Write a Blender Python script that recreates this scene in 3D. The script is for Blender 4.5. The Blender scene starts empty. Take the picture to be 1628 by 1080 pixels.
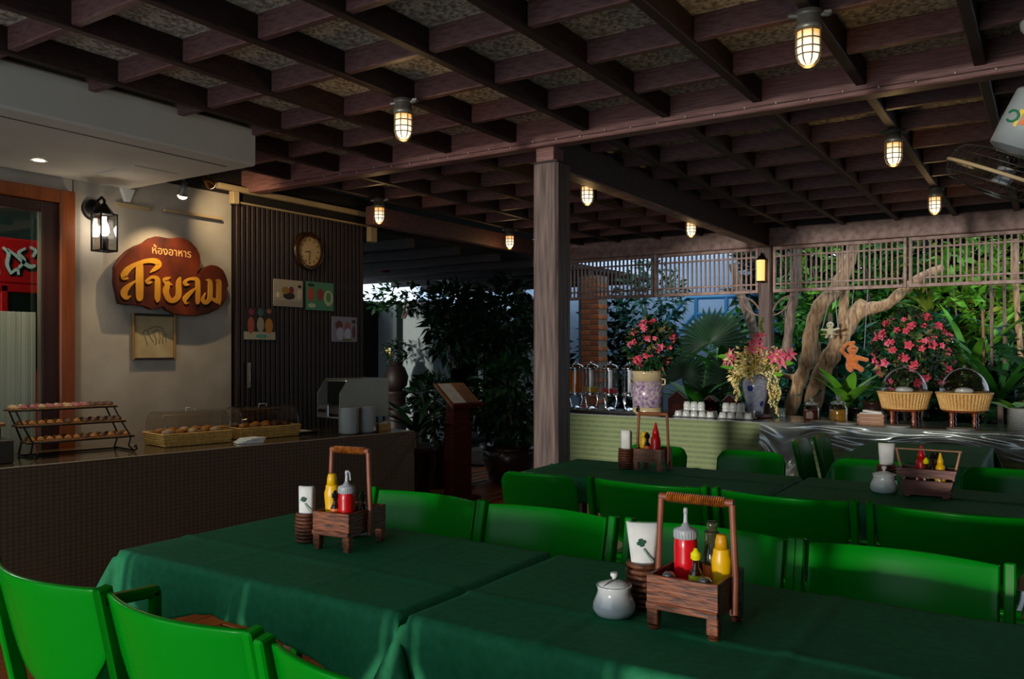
import bpy, math, random
from mathutils import Vector, Matrix
R = random.Random(11)
PI = math.pi
sc = bpy.context.scene
C = sc.collection

# ------------------------------------------------------------------ camera, world, sun, exposure
SIN, COS = 0.5472, 0.8370            # the camera looks 33.2 degrees to the left of +Y
F, CX, CY, EYE = 1315.0, 814.0, 559.0, 1.42
cam_d = bpy.data.cameras.new('camera')
cam_d.sensor_width = 36.0
cam_d.lens = F / 1628 * 36
cam_d.shift_y = (CY - 540) / 1628
cam_d.clip_start = 0.05
cam = bpy.data.objects.new('camera', cam_d)
C.objects.link(cam)
cam.location = (0, 0, EYE)
cam.rotation_euler = (PI / 2, 0, math.asin(SIN))
sc.camera = cam

w = bpy.data.worlds.new('world')
sc.world = w
w.use_nodes = True
wn = w.node_tree.nodes['Background']
wn.inputs[0].default_value = (0.62, 0.74, 0.86, 1)
wn.inputs[1].default_value = 2.0
sun_d = bpy.data.lights.new('sun', 'SUN')
sun_d.energy = 2.3
sun_d.angle = math.radians(4)
sun_d.color = (1.0, 0.93, 0.83)
sun = bpy.data.objects.new('sun', sun_d)
C.objects.link(sun)
sun.location = (0, -8, 4)
sun.rotation_euler = Vector((0.0766, 1.0, -0.012)).to_track_quat('-Z', 'Y').to_euler()
sc.view_settings.view_transform = 'Standard'
sc.view_settings.look = 'None'
sc.view_settings.exposure = 0.0
sc.view_settings.gamma = 1.0
sc.view_settings.use_curve_mapping = False

# ------------------------------------------------------------------ where a point of the place stands
def ray(px, py):
    a, b = (px - CX) / F, (CY - py) / F
    return Vector((COS * a - SIN, SIN * a + COS, b))
def on_z(px, py, z):
    r = ray(px, py); return r * ((z - EYE) / r.z) + Vector((0, 0, EYE))
def on_y(px, py, Y):
    r = ray(px, py); return r * (Y / r.y) + Vector((0, 0, EYE))
def on_x(px, py, X):
    r = ray(px, py); return r * (X / r.x) + Vector((0, 0, EYE))

# ------------------------------------------------------------------ mesh builder
class M:
    def __init__(s):
        s.v, s.f, s.sm, s.mi = [], [], [], []
        s.T = None
    def add(s, vs, fs, smooth=False, mi=0):
        o = len(s.v)
        if s.T is not None:
            vs = [s.T @ Vector(p) for p in vs]
        s.v += [tuple(p) for p in vs]
        for f in fs:
            s.f.append([i + o for i in f]); s.sm.append(smooth); s.mi.append(mi)
        return s
    def box(s, c, d, rot=None, bev=0.0, mi=0):
        x, y, z = d[0] / 2, d[1] / 2, d[2] / 2
        if bev <= 0:
            vs = [(i * x, j * y, k * z) for k in (-1, 1) for j in (-1, 1) for i in (-1, 1)]
            fs = [(0, 2, 3, 1), (4, 5, 7, 6), (0, 1, 5, 4), (2, 6, 7, 3), (0, 4, 6, 2), (1, 3, 7, 5)]
        else:
            b = min(bev, x * .9, y * .9, z * .9)
            vs, fs, ix = [], [], {}
            for k in (-1, 1):
                for j in (-1, 1):
                    for i in (-1, 1):
                        for ax in range(3):
                            p = [i * (x - b), j * (y - b), k * (z - b)]
                            p[ax] = (i * x, j * y, k * z)[ax]
                            ix[(i, j, k, ax)] = len(vs); vs.append(tuple(p))
            for sg in (-1, 1):
                q = [(sg, -1, -1), (sg, 1, -1), (sg, 1, 1), (sg, -1, 1)]
                fs.append([ix[(*a, 0)] for a in (q if sg > 0 else q[::-1])])
                q = [(-1, sg, -1), (-1, sg, 1), (1, sg, 1), (1, sg, -1)]
                fs.append([ix[(*a, 1)] for a in (q if sg > 0 else q[::-1])])
                q = [(-1, -1, sg), (1, -1, sg), (1, 1, sg), (-1, 1, sg)]
                fs.append([ix[(*a, 2)] for a in (q if sg > 0 else q[::-1])])
            for a in (-1, 1):
                for c2 in (-1, 1):
                    for (A, B, mk) in ((0, 1, lambda t: (a, c2, t)), (0, 2, lambda t: (a, t, c2)), (1, 2, lambda t: (t, a, c2))):
                        q = [ix[(*mk(-1), A)], ix[(*mk(1), A)], ix[(*mk(1), B)], ix[(*mk(-1), B)]]
                        fs.append(q)
            for k in (-1, 1):
                for j in (-1, 1):
                    for i in (-1, 1):
                        fs.append([ix[(i, j, k, 0)], ix[(i, j, k, 1)], ix[(i, j, k, 2)]])
        if rot is not None:
            rm = rot if isinstance(rot, Matrix) else Matrix.Rotation(rot, 3, 'Z')
            vs = [rm @ Vector(p) for p in vs]
        vs = [(p[0] + c[0], p[1] + c[1], p[2] + c[2]) for p in vs]
        return s.add(vs, fs, False, mi)
    def tube(s, pts, r, n=8, closed=False, mi=0, cap=True, flat=1.0):
        pts = [Vector(p) for p in pts]
        N = len(pts)
        rs = r if isinstance(r, (list, tuple)) else [r] * N
        vs, fs = [], []
        prev = None
        for i, p in enumerate(pts):
            a = pts[(i - 1) % N] if (closed or i > 0) else p
            b = pts[(i + 1) % N] if (closed or i < N - 1) else p
            t = (b - a).normalized()
            if prev is None:
                up = Vector((0, 0, 1)) if abs(t.z) < .9 else Vector((1, 0, 0))
                u = t.cross(up).normalized()
            else:
                u = (prev - t * prev.dot(t))
                u = u.normalized() if u.length > 1e-6 else t.orthogonal().normalized()
            prev = u
            v = t.cross(u)
            for k in range(n):
                an = 2 * PI * k / n
                vs.append(p + (u * math.cos(an) + v * math.sin(an) * flat) * rs[i])
        for i in range(N if closed else N - 1):
            for k in range(n):
                a, b = i * n + k, i * n + (k + 1) % n
                c, d = ((i + 1) % N) * n + (k + 1) % n, ((i + 1) % N) * n + k
                fs.append((a, b, c, d))
        s.add(vs, fs, n > 4, mi)
        if cap and not closed:
            s.add([vs[k] for k in range(n)], [tuple(range(n))[::-1]], False, mi)
            s.add([vs[(N - 1) * n + k] for k in range(n)], [tuple(range(n))], False, mi)
        return s
    def lathe(s, prof, n=16, c=(0, 0, 0), mi=0, sx=1, sy=1, smooth=True, cap=True):
        if smooth:                              # sharp shoulders get their ring twice
            q = [prof[0]]
            for a, b, d in zip(prof, prof[1:], prof[2:]):
                t = abs((math.atan2(d[1] - b[1], d[0] - b[0]) - math.atan2(b[1] - a[1], b[0] - a[0]) + PI) % (2 * PI) - PI)
                q += [b, b] if t > .9 else [b]
            prof = q + [prof[-1]]
        vs, fs = [], []
        for (r, z) in prof:
            for k in range(n):
                an = 2 * PI * k / n
                vs.append((c[0] + r * math.cos(an) * sx, c[1] + r * math.sin(an) * sy, c[2] + z))
        for i in range(len(prof) - 1):
            for k in range(n):
                a, b = i * n + k, i * n + (k + 1) % n
                fs.append((a, b, b + n, a + n))
        if cap and prof[0][0] > 1e-5: fs.append(tuple(range(n))[::-1])
        if cap and prof[-1][0] > 1e-5: fs.append(tuple((len(prof) - 1) * n + k for k in range(n)))
        return s.add(vs, fs, smooth, mi)
    def ball(s, c, r, n=10, m=6, mi=0):
        rx, ry, rz = r if isinstance(r, (tuple, list)) else (r, r, r)
        vs, fs = [], []
        for i in range(m + 1):
            th = PI * i / m
            for k in range(n):
                an = 2 * PI * k / n
                vs.append((c[0] + rx * math.sin(th) * math.cos(an), c[1] + ry * math.sin(th) * math.sin(an), c[2] - rz * math.cos(th)))
        for i in range(m):
            for k in range(n):
                a, b = i * n + k, i * n + (k + 1) % n
                fs.append((a, b, b + n, a + n))
        return s.add(vs, fs, True, mi)
    def grid(s, nx, ny, fn, smooth=True, mi=0, flip=False):
        vs = [fn(i / nx, j / ny) for j in range(ny + 1) for i in range(nx + 1)]
        fs = []
        for j in range(ny):
            for i in range(nx):
                a = j * (nx + 1) + i
                q = (a, a + 1, a + nx + 2, a + nx + 1)
                fs.append(q[::-1] if flip else q)
        return s.add(vs, fs, smooth, mi)
    def prism(s, outline, fn, d0, d1, mi=0):
        """outline of (a,b); fn(a,b,d) gives the 3D point; the solid runs from depth d0 to d1."""
        n = len(outline)
        vs = [fn(a, b, d0) for a, b in outline] + [fn(a, b, d1) for a, b in outline]
        fs = [tuple(range(n))[::-1], tuple(range(n, 2 * n))] + [(i, (i + 1) % n, n + (i + 1) % n, n + i) for i in range(n)]
        return s.add(vs, fs, False, mi)
    def ribbon(s, pts, fn, d0, d1):
        """a brush stroke: pts are (a, b, half width)"""
        # subdivide with Catmull-Rom
        P = []
        for i in range(len(pts) - 1):
            p0, p1, p2, p3 = pts[max(i - 1, 0)], pts[i], pts[i + 1], pts[min(i + 2, len(pts) - 1)]
            for k in range(5):
                t = k / 5
                P.append(tuple(.5 * ((2 * p1[j]) + (-p0[j] + p2[j]) * t + (2 * p0[j] - 5 * p1[j] + 4 * p2[j] - p3[j]) * t * t + (-p0[j] + 3 * p1[j] - 3 * p2[j] + p3[j]) * t ** 3) for j in range(3)))
        P.append(pts[-1])
        L, Rr = [], []
        for i, (a, b, h) in enumerate(P):
            q, r = P[max(i - 1, 0)], P[min(i + 1, len(P) - 1)]
            dx, dy = r[0] - q[0], r[1] - q[1]
            l = math.hypot(dx, dy) or 1
            L.append((a - dy / l * h, b + dx / l * h)); Rr.append((a + dy / l * h, b - dx / l * h))
        n = len(P)
        vs = [fn(a, b, d) for d in (d0, d1) for a, b in L + Rr]
        fs = []
        for i in range(n - 1):
            fs += [(i, i + 1, n + i + 1, n + i), (2 * n + i, 3 * n + i, 3 * n + i + 1, 2 * n + i + 1),
                   (i, 2 * n + i, 2 * n + i + 1, i + 1), (n + i, n + i + 1, 3 * n + i + 1, 3 * n + i)]
        fs += [(0, n, 3 * n, 2 * n), (n - 1, 3 * n - 1, 4 * n - 1, 2 * n - 1)]
        return s.add(vs, fs)
    def leaf(s, base, d, side, L, W, bend=0.3, fold=0.25, mi=0, seg=1):
        """a pointed leaf with a folded midrib"""
        d = Vector(d).normalized(); side = Vector(side)
        side = (side - d * side.dot(d)).normalized()
        nrm = side.cross(d)
        if nrm.z < 0: nrm = -nrm
        base = Vector(base)
        def at(t): return base + d * (L * t) - nrm * (bend * L * t * t)
        if seg == 1:
            m = at(.45)
            vs = [base, m + side * W * .5 + nrm * fold * W, m, m - side * W * .5 + nrm * fold * W, at(1)]
            return s.add(vs, [(0, 2, 1), (0, 3, 2), (1, 2, 4), (2, 3, 4)], False, mi)
        vs, fs = [], []
        for i in range(seg + 1):
            t = i / seg
            wd = W * .5 * math.sin(PI * min(1, (t * .92 + .05))) ** .7 if t < 1 else 0.002
            p = at(t)
            vs += [p + side * wd + nrm * fold * wd, p, p - side * wd + nrm * fold * wd]
        for i in range(seg):
            a = 3 * i
            fs += [(a, a + 1, a + 4, a + 3), (a + 1, a + 2, a + 5, a + 4)]
        return s.add(vs, fs, True, mi)
    def mesh(s, name, mats):
        me = bpy.data.meshes.new(name)
        me.from_pydata(s.v, [], s.f)
        me.polygons.foreach_set('use_smooth', s.sm)
        me.polygons.foreach_set('material_index', s.mi)
        for m in (mats if isinstance(mats, (list, tuple)) else [mats]): me.materials.append(m)
        me.update()
        return me
    def build(s, name, mats, parent=None, loc=None, rot=None, kind=None):
        return link(name, s.mesh(name, mats), parent, loc, rot, kind)

def link(name, me, parent=None, loc=None, rot=None, kind=None):
    o = bpy.data.objects.new(name, me)
    C.objects.link(o)
    if parent is not None: o.parent = parent
    if loc is not None: o.location = loc
    if rot is not None: o.rotation_euler = rot
    if kind: o['kind'] = kind
    return o
def tag(o, label, cat, group=None, kind=None):
    o['label'] = label; o['category'] = cat
    if group: o['group'] = group
    if kind: o['kind'] = kind
    return o
def thing(name, label, cat, loc=(0, 0, 0), rz=0.0, group=None):
    o = bpy.data.objects.new(name, None)
    C.objects.link(o)
    o.empty_display_size = .05
    o.location = loc
    o.rotation_euler = (0, 0, rz) if not isinstance(rz, (tuple, list)) else rz
    return tag(o, label, cat, group)
def struct(name, label=None):
    o = bpy.data.objects.new(name, None); C.objects.link(o)
    o['kind'] = 'structure'
    if label: o['label'] = label
    return o
def solid(name, m, mat, label=None):
    o = m.build(name, mat); o['kind'] = 'structure'
    if label: o['label'] = label
    return o
def dup(root, loc, rz, label, group=None, scale=None):
    kids = {}
    for o in list(bpy.data.objects):
        if o.parent is not None: kids.setdefault(o.parent.name, []).append(o)
    def rec(o, par):
        c = o.copy(); C.objects.link(c)
        c.parent = par
        for ch in kids.get(o.name, []): rec(ch, c)
        return c
    r = rec(root, None)
    r.location = loc
    r.rotation_euler = (0, 0, rz) if not isinstance(rz, (tuple, list)) else rz
    if scale: r.scale = scale if isinstance(scale, (tuple, list)) else (scale,) * 3
    r['label'] = label
    if group: r['group'] = group
    return r

# ------------------------------------------------------------------ procedural materials
def srgb(h):
    h = h.lstrip('#')
    c = [int(h[i:i + 2], 16) / 255 for i in (0, 2, 4)]
    return [((x + .055) / 1.055) ** 2.4 if x > .04045 else x / 12.92 for x in c] + [1]
def mat(name, a, b=None, rough=.5, scale=8, stretch=(1, 1, 1), bump=0.0, metal=0, spec=.5, detail=4, kind='noise', emit=0, trans=0, coat=0, alpha=1, lo=.35, hi=.65, sheen=0, bscale=None, ior=1.45, sub=0):
    m = bpy.data.materials.new(name)
    m.use_nodes = True
    nt = m.node_tree; N = nt.nodes; Lk = nt.links
    bs = N['Principled BSDF']
    A = srgb(a) if isinstance(a, str) else list(a)
    bs.inputs['Base Color'].default_value = A
    bs.inputs['Roughness'].default_value = rough
    bs.inputs['Metallic'].default_value = metal
    bs.inputs['Specular IOR Level'].default_value = spec
    bs.inputs['IOR'].default_value = ior
    bs.inputs['Coat Weight'].default_value = coat
    bs.inputs['Coat Roughness'].default_value = .12
    bs.inputs['Transmission Weight'].default_value = trans
    bs.inputs['Alpha'].default_value = alpha
    bs.inputs['Sheen Weight'].default_value = sheen
    if b is not None or bump:
        tc = N.new('ShaderNodeTexCoord'); mp = N.new('ShaderNodeMapping')
        mp.inputs['Scale'].default_value = stretch
        Lk.new(tc.outputs['Object'], mp.inputs['Vector'])
        if kind == 'wave':
            tx = N.new('ShaderNodeTexWave'); tx.inputs['Scale'].default_value = scale; tx.inputs['Distortion'].default_value = 3.5; tx.inputs['Detail'].default_value = 3
            tx.inputs['Detail Scale'].default_value = 1.5
            out = tx.outputs['Fac']
        elif kind == 'voronoi':
            tx = N.new('ShaderNodeTexVoronoi'); tx.inputs['Scale'].default_value = scale; out = tx.outputs['Distance']
        elif kind == 'magic':
            tx = N.new('ShaderNodeTexMagic'); tx.inputs['Scale'].default_value = scale; tx.turbulence_depth = 4; out = tx.outputs['Fac']
        else:
            tx = N.new('ShaderNodeTexNoise'); tx.inputs['Scale'].default_value = scale; tx.inputs['Detail'].default_value = detail; out = tx.outputs['Fac']
        Lk.new(mp.outputs[0], tx.inputs['Vector'])
        if b is not None:
            cr = N.new('ShaderNodeValToRGB')
            cr.color_ramp.elements[0].position = lo; cr.color_ramp.elements[0].color = A
            cr.color_ramp.elements[1].position = hi; cr.color_ramp.elements[1].color = srgb(b) if isinstance(b, str) else list(b)
            Lk.new(out, cr.inputs[0]); Lk.new(cr.outputs[0], bs.inputs['Base Color'])
        if bump:
            bp = N.new('ShaderNodeBump'); bp.inputs['Strength'].default_value = bump; bp.inputs['Distance'].default_value = .01
            src = out
            if bscale:
                t2 = N.new('ShaderNodeTexNoise'); t2.inputs['Scale'].default_value = bscale; t2.inputs['Detail'].default_value = 3
                Lk.new(mp.outputs[0], t2.inputs['Vector']); src = t2.outputs['Fac']
            Lk.new(src, bp.inputs['Height']); Lk.new(bp.outputs[0], bs.inputs['Normal'])
    if emit:
        bs.inputs['Emission Color'].default_value = A
        bs.inputs['Emission Strength'].default_value = emit
    return m
def glass(name, tint='#ffffff', rough=.02, clear=.85):
    """thin clear pane or shell: mostly see-through with a mirror-like sheen at grazing angles"""
    m = bpy.data.materials.new(name); m.use_nodes = True
    nt = m.node_tree; N = nt.nodes; Lk = nt.links
    N.remove(N['Principled BSDF'])
    tr = N.new('ShaderNodeBsdfTransparent'); tr.inputs[0].default_value = [c * clear for c in srgb(tint)[:3]] + [1]
    gl = N.new('ShaderNodeBsdfGlossy'); gl.inputs['Roughness'].default_value = rough
    lw = N.new('ShaderNodeLayerWeight'); lw.inputs[0].default_value = .5
    pw = N.new('ShaderNodeMath'); pw.operation = 'POWER'; pw.inputs[1].default_value = 3.5; Lk.new(lw.outputs['Facing'], pw.inputs[0])
    fr = N.new('ShaderNodeMath'); fr.operation = 'MULTIPLY_ADD'; fr.inputs[1].default_value = .7; fr.inputs[2].default_value = .11; Lk.new(pw.outputs[0], fr.inputs[0])
    mx = N.new('ShaderNodeMixShader')
    Lk.new(fr.outputs[0], mx.inputs[0]); Lk.new(tr.outputs[0], mx.inputs[1]); Lk.new(gl.outputs[0], mx.inputs[2])
    Lk.new(mx.outputs[0], N['Material Output'].inputs[0])
    return m

m_joist = mat('ceiling_wood', '#462a28', '#614140', .55, 3, (6, 6, 30), bump=.15)
m_rafter = mat('shaded_rafter_wood', '#241413', '#3a2423', .6, 3, (30, 6, 30), bump=.15)  # joist wood with the shade on its side faces put into the colour
m_cross = mat('lit_cross_joist_wood', '#553533', '#70504d', .5, 3, (6, 30, 30), bump=.15)  # paler copy of the joist wood, light on the front faces put in
m_beam = mat('beam_wood', '#6a4441', '#8a625c', .5, 4, (2, 14, 30), bump=.2)
m_panel = mat('ceiling_board', '#756a58', '#d0c4ae', .95, 46, bump=.8, detail=8, lo=.38, hi=.62)
m_dark = mat('dark_stained_wood', '#1d1210', '#2b1b17', .55, 4, (1, 1, 12), bump=.1)
m_soffit = mat('dark_ceiling_paint', '#14100f', '#1d1715', .9, 4)
m_post = mat('weathered_post_wood', '#3a2925', '#74625c', .6, 5, (9, 9, .6), bump=.3, lo=.3, hi=.75)
m_lattice = mat('lattice_wood', '#7d5f57', '#a08880', .55, 5, (3, 3, 3), bump=.1)
m_wall = mat('painted_plaster_wall', '#9d968a', '#aaa397', .85, 5, bump=.05)
m_canopy = mat('canopy_paint', '#c6c2b4', '#cecabc', .8, 3)
m_canopy_edge = mat('canopy_ledge_paint', '#55503f', '#605a48', .85, 4)
m_doorwood = mat('varnished_door_wood', '#7a3a12', '#8f4a1c', .35, 3, (12, 12, 1), bump=.08, coat=.3)
m_doordark = mat('dark_door_wood', '#2c1410', '#3c1d15', .4, 3, (12, 12, 1), coat=.2)
m_floor = [mat('floor_wood_' + n, a, b, .3, 2, (14, 1.2, 1), bump=.06, coat=.15) for n, a, b in (('amber', '#8c4a18', '#a86026'), ('brown', '#743a16', '#945222'), ('red', '#7d3c1a', '#9c5428'))]
m_stone = mat('stone_paving', '#47423b', '#5a554c', .8, 7, bump=.2)
m_cloth = mat('green_tablecloth', '#1f6e45', '#257a50', .7, 40, bump=.12, bscale=260, spec=.2)
m_plastic = mat('green_lacquer', (0.0, .185, .005, 1), None, .22, spec=.14)
m_wick_dk = mat('dark_caddy_wood', '#3d1b0e', '#8a4a26', .45, 5, (5, 5, 32), bump=.25, detail=6)
m_caddy_red = mat('reddish_caddy_wood', '#4d241a', '#6f3a29', .5, 6, (4, 4, 26), bump=.2)
m_rattan = mat('rattan_wrap', '#b8691c', '#7c3f10', .5, 60, (1, 1, 1), bump=.4)
m_bamboo = mat('bamboo_rod', '#6f3a26', '#8d523a', .45, 12, bump=.2)
m_palebamboo = mat('pale_bamboo_rod', '#9c7350', '#7b5436', .5, 12, bump=.2)
m_weave = mat('brown_woven_cane', '#6b3a22', '#40200f', .55, 40, bump=.5)
m_white = mat('white_ceramic', '#cfd2d0', None, .18, coat=.3)
m_paper = mat('napkin_paper', '#c9c9c4', '#d9d9d4', .85, 20)
m_red = mat('red_squeeze_plastic', '#d8101e', None, .28, coat=.2, trans=.15)
m_redsolid = mat('red_plastic', '#b50d12', None, .3)
m_yellow = mat('yellow_squeeze_plastic', '#dba800', None, .35)
m_lemon = mat('lemon_plastic', '#e6dd10', None, .4)
m_lime = mat('lime_label', '#b7c51c', None, .5)
m_greylid = mat('grey_plastic', '#a5a8ab', None, .35)
m_steel = mat('brushed_steel', '#b4b8bc', None, .42, metal=1)
m_chrome = mat('bright_chrome', '#d0d4d8', None, .1, metal=1)
m_oil = mat('dark_sauce', '#2a1408', None, .12, coat=.4)
m_olive = mat('olive_oil_glass', '#6d6f50', None, .08, trans=.75)
m_orange = mat('orange_label', '#d26a1e', None, .5)
m_black = mat('black_plastic', '#0c0c0d', None, .35)
m_blackmetal = mat('black_iron', '#100f0f', None, .45, metal=.6)
m_clear = glass('clear_acrylic')
m_pane = glass('window_glass', '#f4fff8', .01, .9)
m_goldletter = mat('gold_letter_paint', '#ad7416', '#bf8820', .5, 6)
m_signwood = mat('varnished_slab_wood', '#2c1009', '#64260f', .6, 3.2, (1, 1.4, 1), bump=.15, spec=.25)
m_cream = mat('cream_paint', '#9c8763', '#a89470', .7, 5)
m_lampglass = mat('glowing_lamp_glass', (1, .86, .62, 1), None, .4, emit=1.5)
def warm_top(m, z0, z1, c0, c1):
    nt = m.node_tree; N = nt.nodes; L = nt.links
    tc = N.new('ShaderNodeTexCoord'); sp = N.new('ShaderNodeSeparateXYZ'); L.new(tc.outputs['Object'], sp.inputs[0])
    mr = N.new('ShaderNodeMapRange'); mr.inputs[1].default_value = z0; mr.inputs[2].default_value = z1; L.new(sp.outputs['Z'], mr.inputs[0])
    mx = N.new('ShaderNodeMix'); mx.data_type = 'RGBA'; L.new(mr.outputs[0], mx.inputs[0])
    mx.inputs[6].default_value = c0; mx.inputs[7].default_value = c1
    L.new(mx.outputs[2], N['Principled BSDF'].inputs['Emission Color'])
warm_top(m_lampglass, -.15, -.085, (.80, .72, .56, 1), (.60, .27, .05, 1))      # the bulb sits low in the glass
m_lampmetal = mat('cast_aluminium', '#77756c', '#8f8d83', .45, 20, metal=.6)
m_cage = mat('lamp_cage_wire', '#6b5f45', None, .5, metal=.5)
m_bark = mat('pale_bark', '#7d5d42', '#cdb08a', .9, 9, (4, 4, .8), bump=1.0, detail=8, lo=.3, hi=.7)
m_greybark = mat('grey_bark', '#5d4f46', '#8c7b6d', .9, 7, (3, 3, .7), bump=.8)
def leafmat(n, a, b): return mat(n, a, b, .45, 3.5, spec=.4, lo=.3, hi=.7)
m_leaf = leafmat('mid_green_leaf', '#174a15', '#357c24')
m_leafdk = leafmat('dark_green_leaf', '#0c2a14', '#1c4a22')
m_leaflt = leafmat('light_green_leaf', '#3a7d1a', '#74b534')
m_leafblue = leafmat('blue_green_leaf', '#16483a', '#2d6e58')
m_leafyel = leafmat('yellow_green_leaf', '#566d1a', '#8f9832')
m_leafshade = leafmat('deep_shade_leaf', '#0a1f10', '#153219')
m_pink = mat('pink_petal', '#d8456a', '#ef8fa2', .6, 9)
m_rose = mat('rose_petal', '#c22c4c', '#e26a78', .6, 9)
m_cream_petal = mat('cream_yellow_petal', '#f8dc78', '#fff4c4', .6, 9)
# ================================================================== SETTING
ZJ, ZC = 2.735, 2.85                # undersides of the joists and of the boards above them
GX = [-0.28 + .5125 * k for k in range(-9, 5)]
GY = [4.41 + .5125 * k for k in range(-9, 10)]
WX = -5.45                           # face of the wall with the sign
# floor: dark earth slab, planks running away from the camera, stone beyond
floor = struct('floor')
M().box((-2.5, 4.05, -.06), (13.4, 10.6, .08)).build('floor_slab', m_stone, floor)
pl = M().box((0, 0, -.0125), (.146, 2.38, .025), bev=.003)
pmes = [pl.mesh('floor_plank', mm) for mm in m_floor]
for i in range(45):
    x = -6.1 + i * .15
    y0 = -.9 + (i * .71) % 2.4
    for k in range(-1, 4):
        y = y0 + k * 2.4
        if y < -1 or y > 8.0: continue
        link('floor_plank', pmes[(i * 7 + k * 5) % 3], floor, (x, y, 0.0))
# ceiling: boards in a grid of joists
ceil = struct('ceiling')
M().box((-1.5, 4.1, 2.98), (9.4, 10.4, .16)).build('roof_deck', m_soffit, ceil)
bmesh1 = M().box((0, 0, 0), (.50, .50, .02), bev=.004).mesh('ceiling_board', m_panel)
for i in range(len(GX) - 1):
    for j in range(len(GY) - 1):
        x, y = (GX[i] + GX[i + 1]) / 2, (GY[j] + GY[j + 1]) / 2
        if y < 0.3 or y > 9.0 or (x < -4.4 and y < 3.2): continue
        if x > .8 and y < 3: continue
        link('ceiling_board', bmesh1, ceil, (x, y, ZC + .01))
for x in GX:
    y0 = 3.42 if x < -4.1 else -.6
    y0 = max(y0, -.6)
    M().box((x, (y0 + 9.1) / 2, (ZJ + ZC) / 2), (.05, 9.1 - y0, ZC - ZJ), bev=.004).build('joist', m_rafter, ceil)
for k, y in enumerate(GY):
    if abs(y - 4.41) < .01 or y > 8.9: continue
    for i in range(len(GX) - 1):
        x = (GX[i] + GX[i + 1]) / 2
        if x < -4.2 and y < 3.4: continue
        if y < -.1: continue
        M.cj = getattr(M, 'cj', None) or M().box((0, 0, (ZJ + .01 + ZC) / 2), (GX[1] - GX[0] - .052, .042, ZC - ZJ - .01), bev=.004).mesh('cross_joist', m_cross)
        link('cross_joist', M.cj, ceil, (x, y, 0))
M().box((-1.3, 4.41, 2.775), (8.6, .10, .18), bev=.006).build('main_beam', m_beam, ceil)
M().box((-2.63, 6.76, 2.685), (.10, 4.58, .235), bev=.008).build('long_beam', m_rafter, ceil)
M().box((-2.63, 6.76, 2.562), (.115, 4.58, .016), bev=.004).build('beam_lip', m_lattice, ceil)
M().box((-1.6, 9.12, 2.665), (7.2, .10, .20), bev=.008).build('end_beam', m_lattice, ceil)
M().box((-1.6, 9.13, 2.83), (7.2, .06, .13)).build('end_board', m_dark, ceil)
M().box((-5.12, 7.30, 2.64), (.10, 3.6, .17), bev=.006).build('side_beam', m_joist, ceil)
# lower dark ceiling over the far left passage, lengthened to shade the foliage beyond
lc = struct('ceiling_passage')
M().box((-7.45, 9.3, 2.62), (3.8, 7.4, .06)).build('soffit_board', m_soffit, lc)
for y in (6.6, 7.4, 8.2, 9.0, 9.8, 10.6, 11.4, 12.2):
    M().box((-7.45, y, 2.55), (3.8, .08, .10), bev=.004).build('joist', m_dark, lc)
solid('wall_blocker_passage', M().box((-9.35, 8.6, 1.12), (.1, 8.8, 2.24)), m_dark)  # added to keep sky light from the open left out of the passage
solid('wall_blocker_right', M().box((1.4, -1.05, 1.4), (3.3, .1, 2.9)), m_dark)  # unseen, added to cut sky light so the joist sides stay dark
solid('wall_blocker_left', M().box((-6.0, -1.05, 1.4), (3.0, .1, 2.9)), m_wall)  # unseen, added to shade the passage and the left lattice from the sun
solid('wall_right', M().box((2.95, 4.0, 1.4), (.1, 10, 2.9)), m_dark)

# sign wall, slatted wall, canopy, door
wl = struct('wall_left')
M().box((WX - .06, 3.64, 1.35), (.12, 1.26, 2.7)).build('plaster', m_wall, wl)
M().box((WX - .06, 1.4, 2.62), (.12, 3.2, .3)).build('door_header', m_wall, wl)
M().box((WX + .04, 3.9, 2.45), (.03, .5, .02), bev=.004).build('conduit', m_cream, wl)
ws = struct('wall_slats')
Y0, Y1 = 4.285, 5.74
ns = 29
sl = M().box((0, 0, 1.305), (.035, (Y1 - Y0) / ns - .012, 2.61), bev=.005).mesh('slat', m_dark)
for i in range(ns):
    link('slat', sl, ws, (WX + .02, Y0 + (i + .5) * (Y1 - Y0) / ns, 0))
for (ya, yb, za, zb) in ((4.27, 5.74, 0, 2.0), (4.27, 4.34, 2.0, 2.62), (4.58, 5.74, 2.035, 2.62), (4.34, 4.58, 2.125, 2.165), (4.34, 4.58, 2.225, 2.62), (4.58, 5.1, 2.0, 2.035)):
    M().box((WX - .03, (ya + yb) / 2, (za + zb) / 2), (.03, yb - ya, zb - za)).build('backing_board', m_soffit, ws)
M().box((WX + .05, 5.02, 2.60), (.03, 1.52, .016), bev=.003).build('top_rail', m_cream, ws)
M().box((WX + .01, 5.02, 2.64), (.04, 1.52, .06)).build('shadow_board', m_soffit, ws)
M().box((WX - .02, 4.5, 2.76), (.06, 2.8, .2)).build('upper_board', m_soffit, ws)
M().box((WX + .07, 4.96, 2.70), (.05, 1.75, .045), bev=.006).build('conduit_box', m_cream, ws)
M().box((WX + .08, 5.80, 2.52), (.06, .09, .14), bev=.006).build('end_bracket', m_cream, ws)
M().box((WX + .06, 4.25, 2.63), (.06, .06, .10), bev=.006).build('end_bracket', m_cream, ws)
M().box((WX - .06, 4.42, 1.23), (.02, .02, .2)).build('hinge_block', m_lampmetal, ws, (.125, -.03, 0))
cn = struct('trim_canopy')
M().box((-4.775, 1.45, 2.675), (1.35, 3.9, .23), bev=.012).build('canopy_box', m_canopy, cn)
M().box((-4.80, 1.45, 2.83), (1.30, 3.86, .08), bev=.006).build('canopy_ledge', m_canopy_edge, cn)
p = on_z(225, 276, 2.56)
M().box((p.x - .02, p.y - .02, 2.557), (.42, .30, .008), bev=.002).build('access_hatch', m_canopy, cn)
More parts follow.
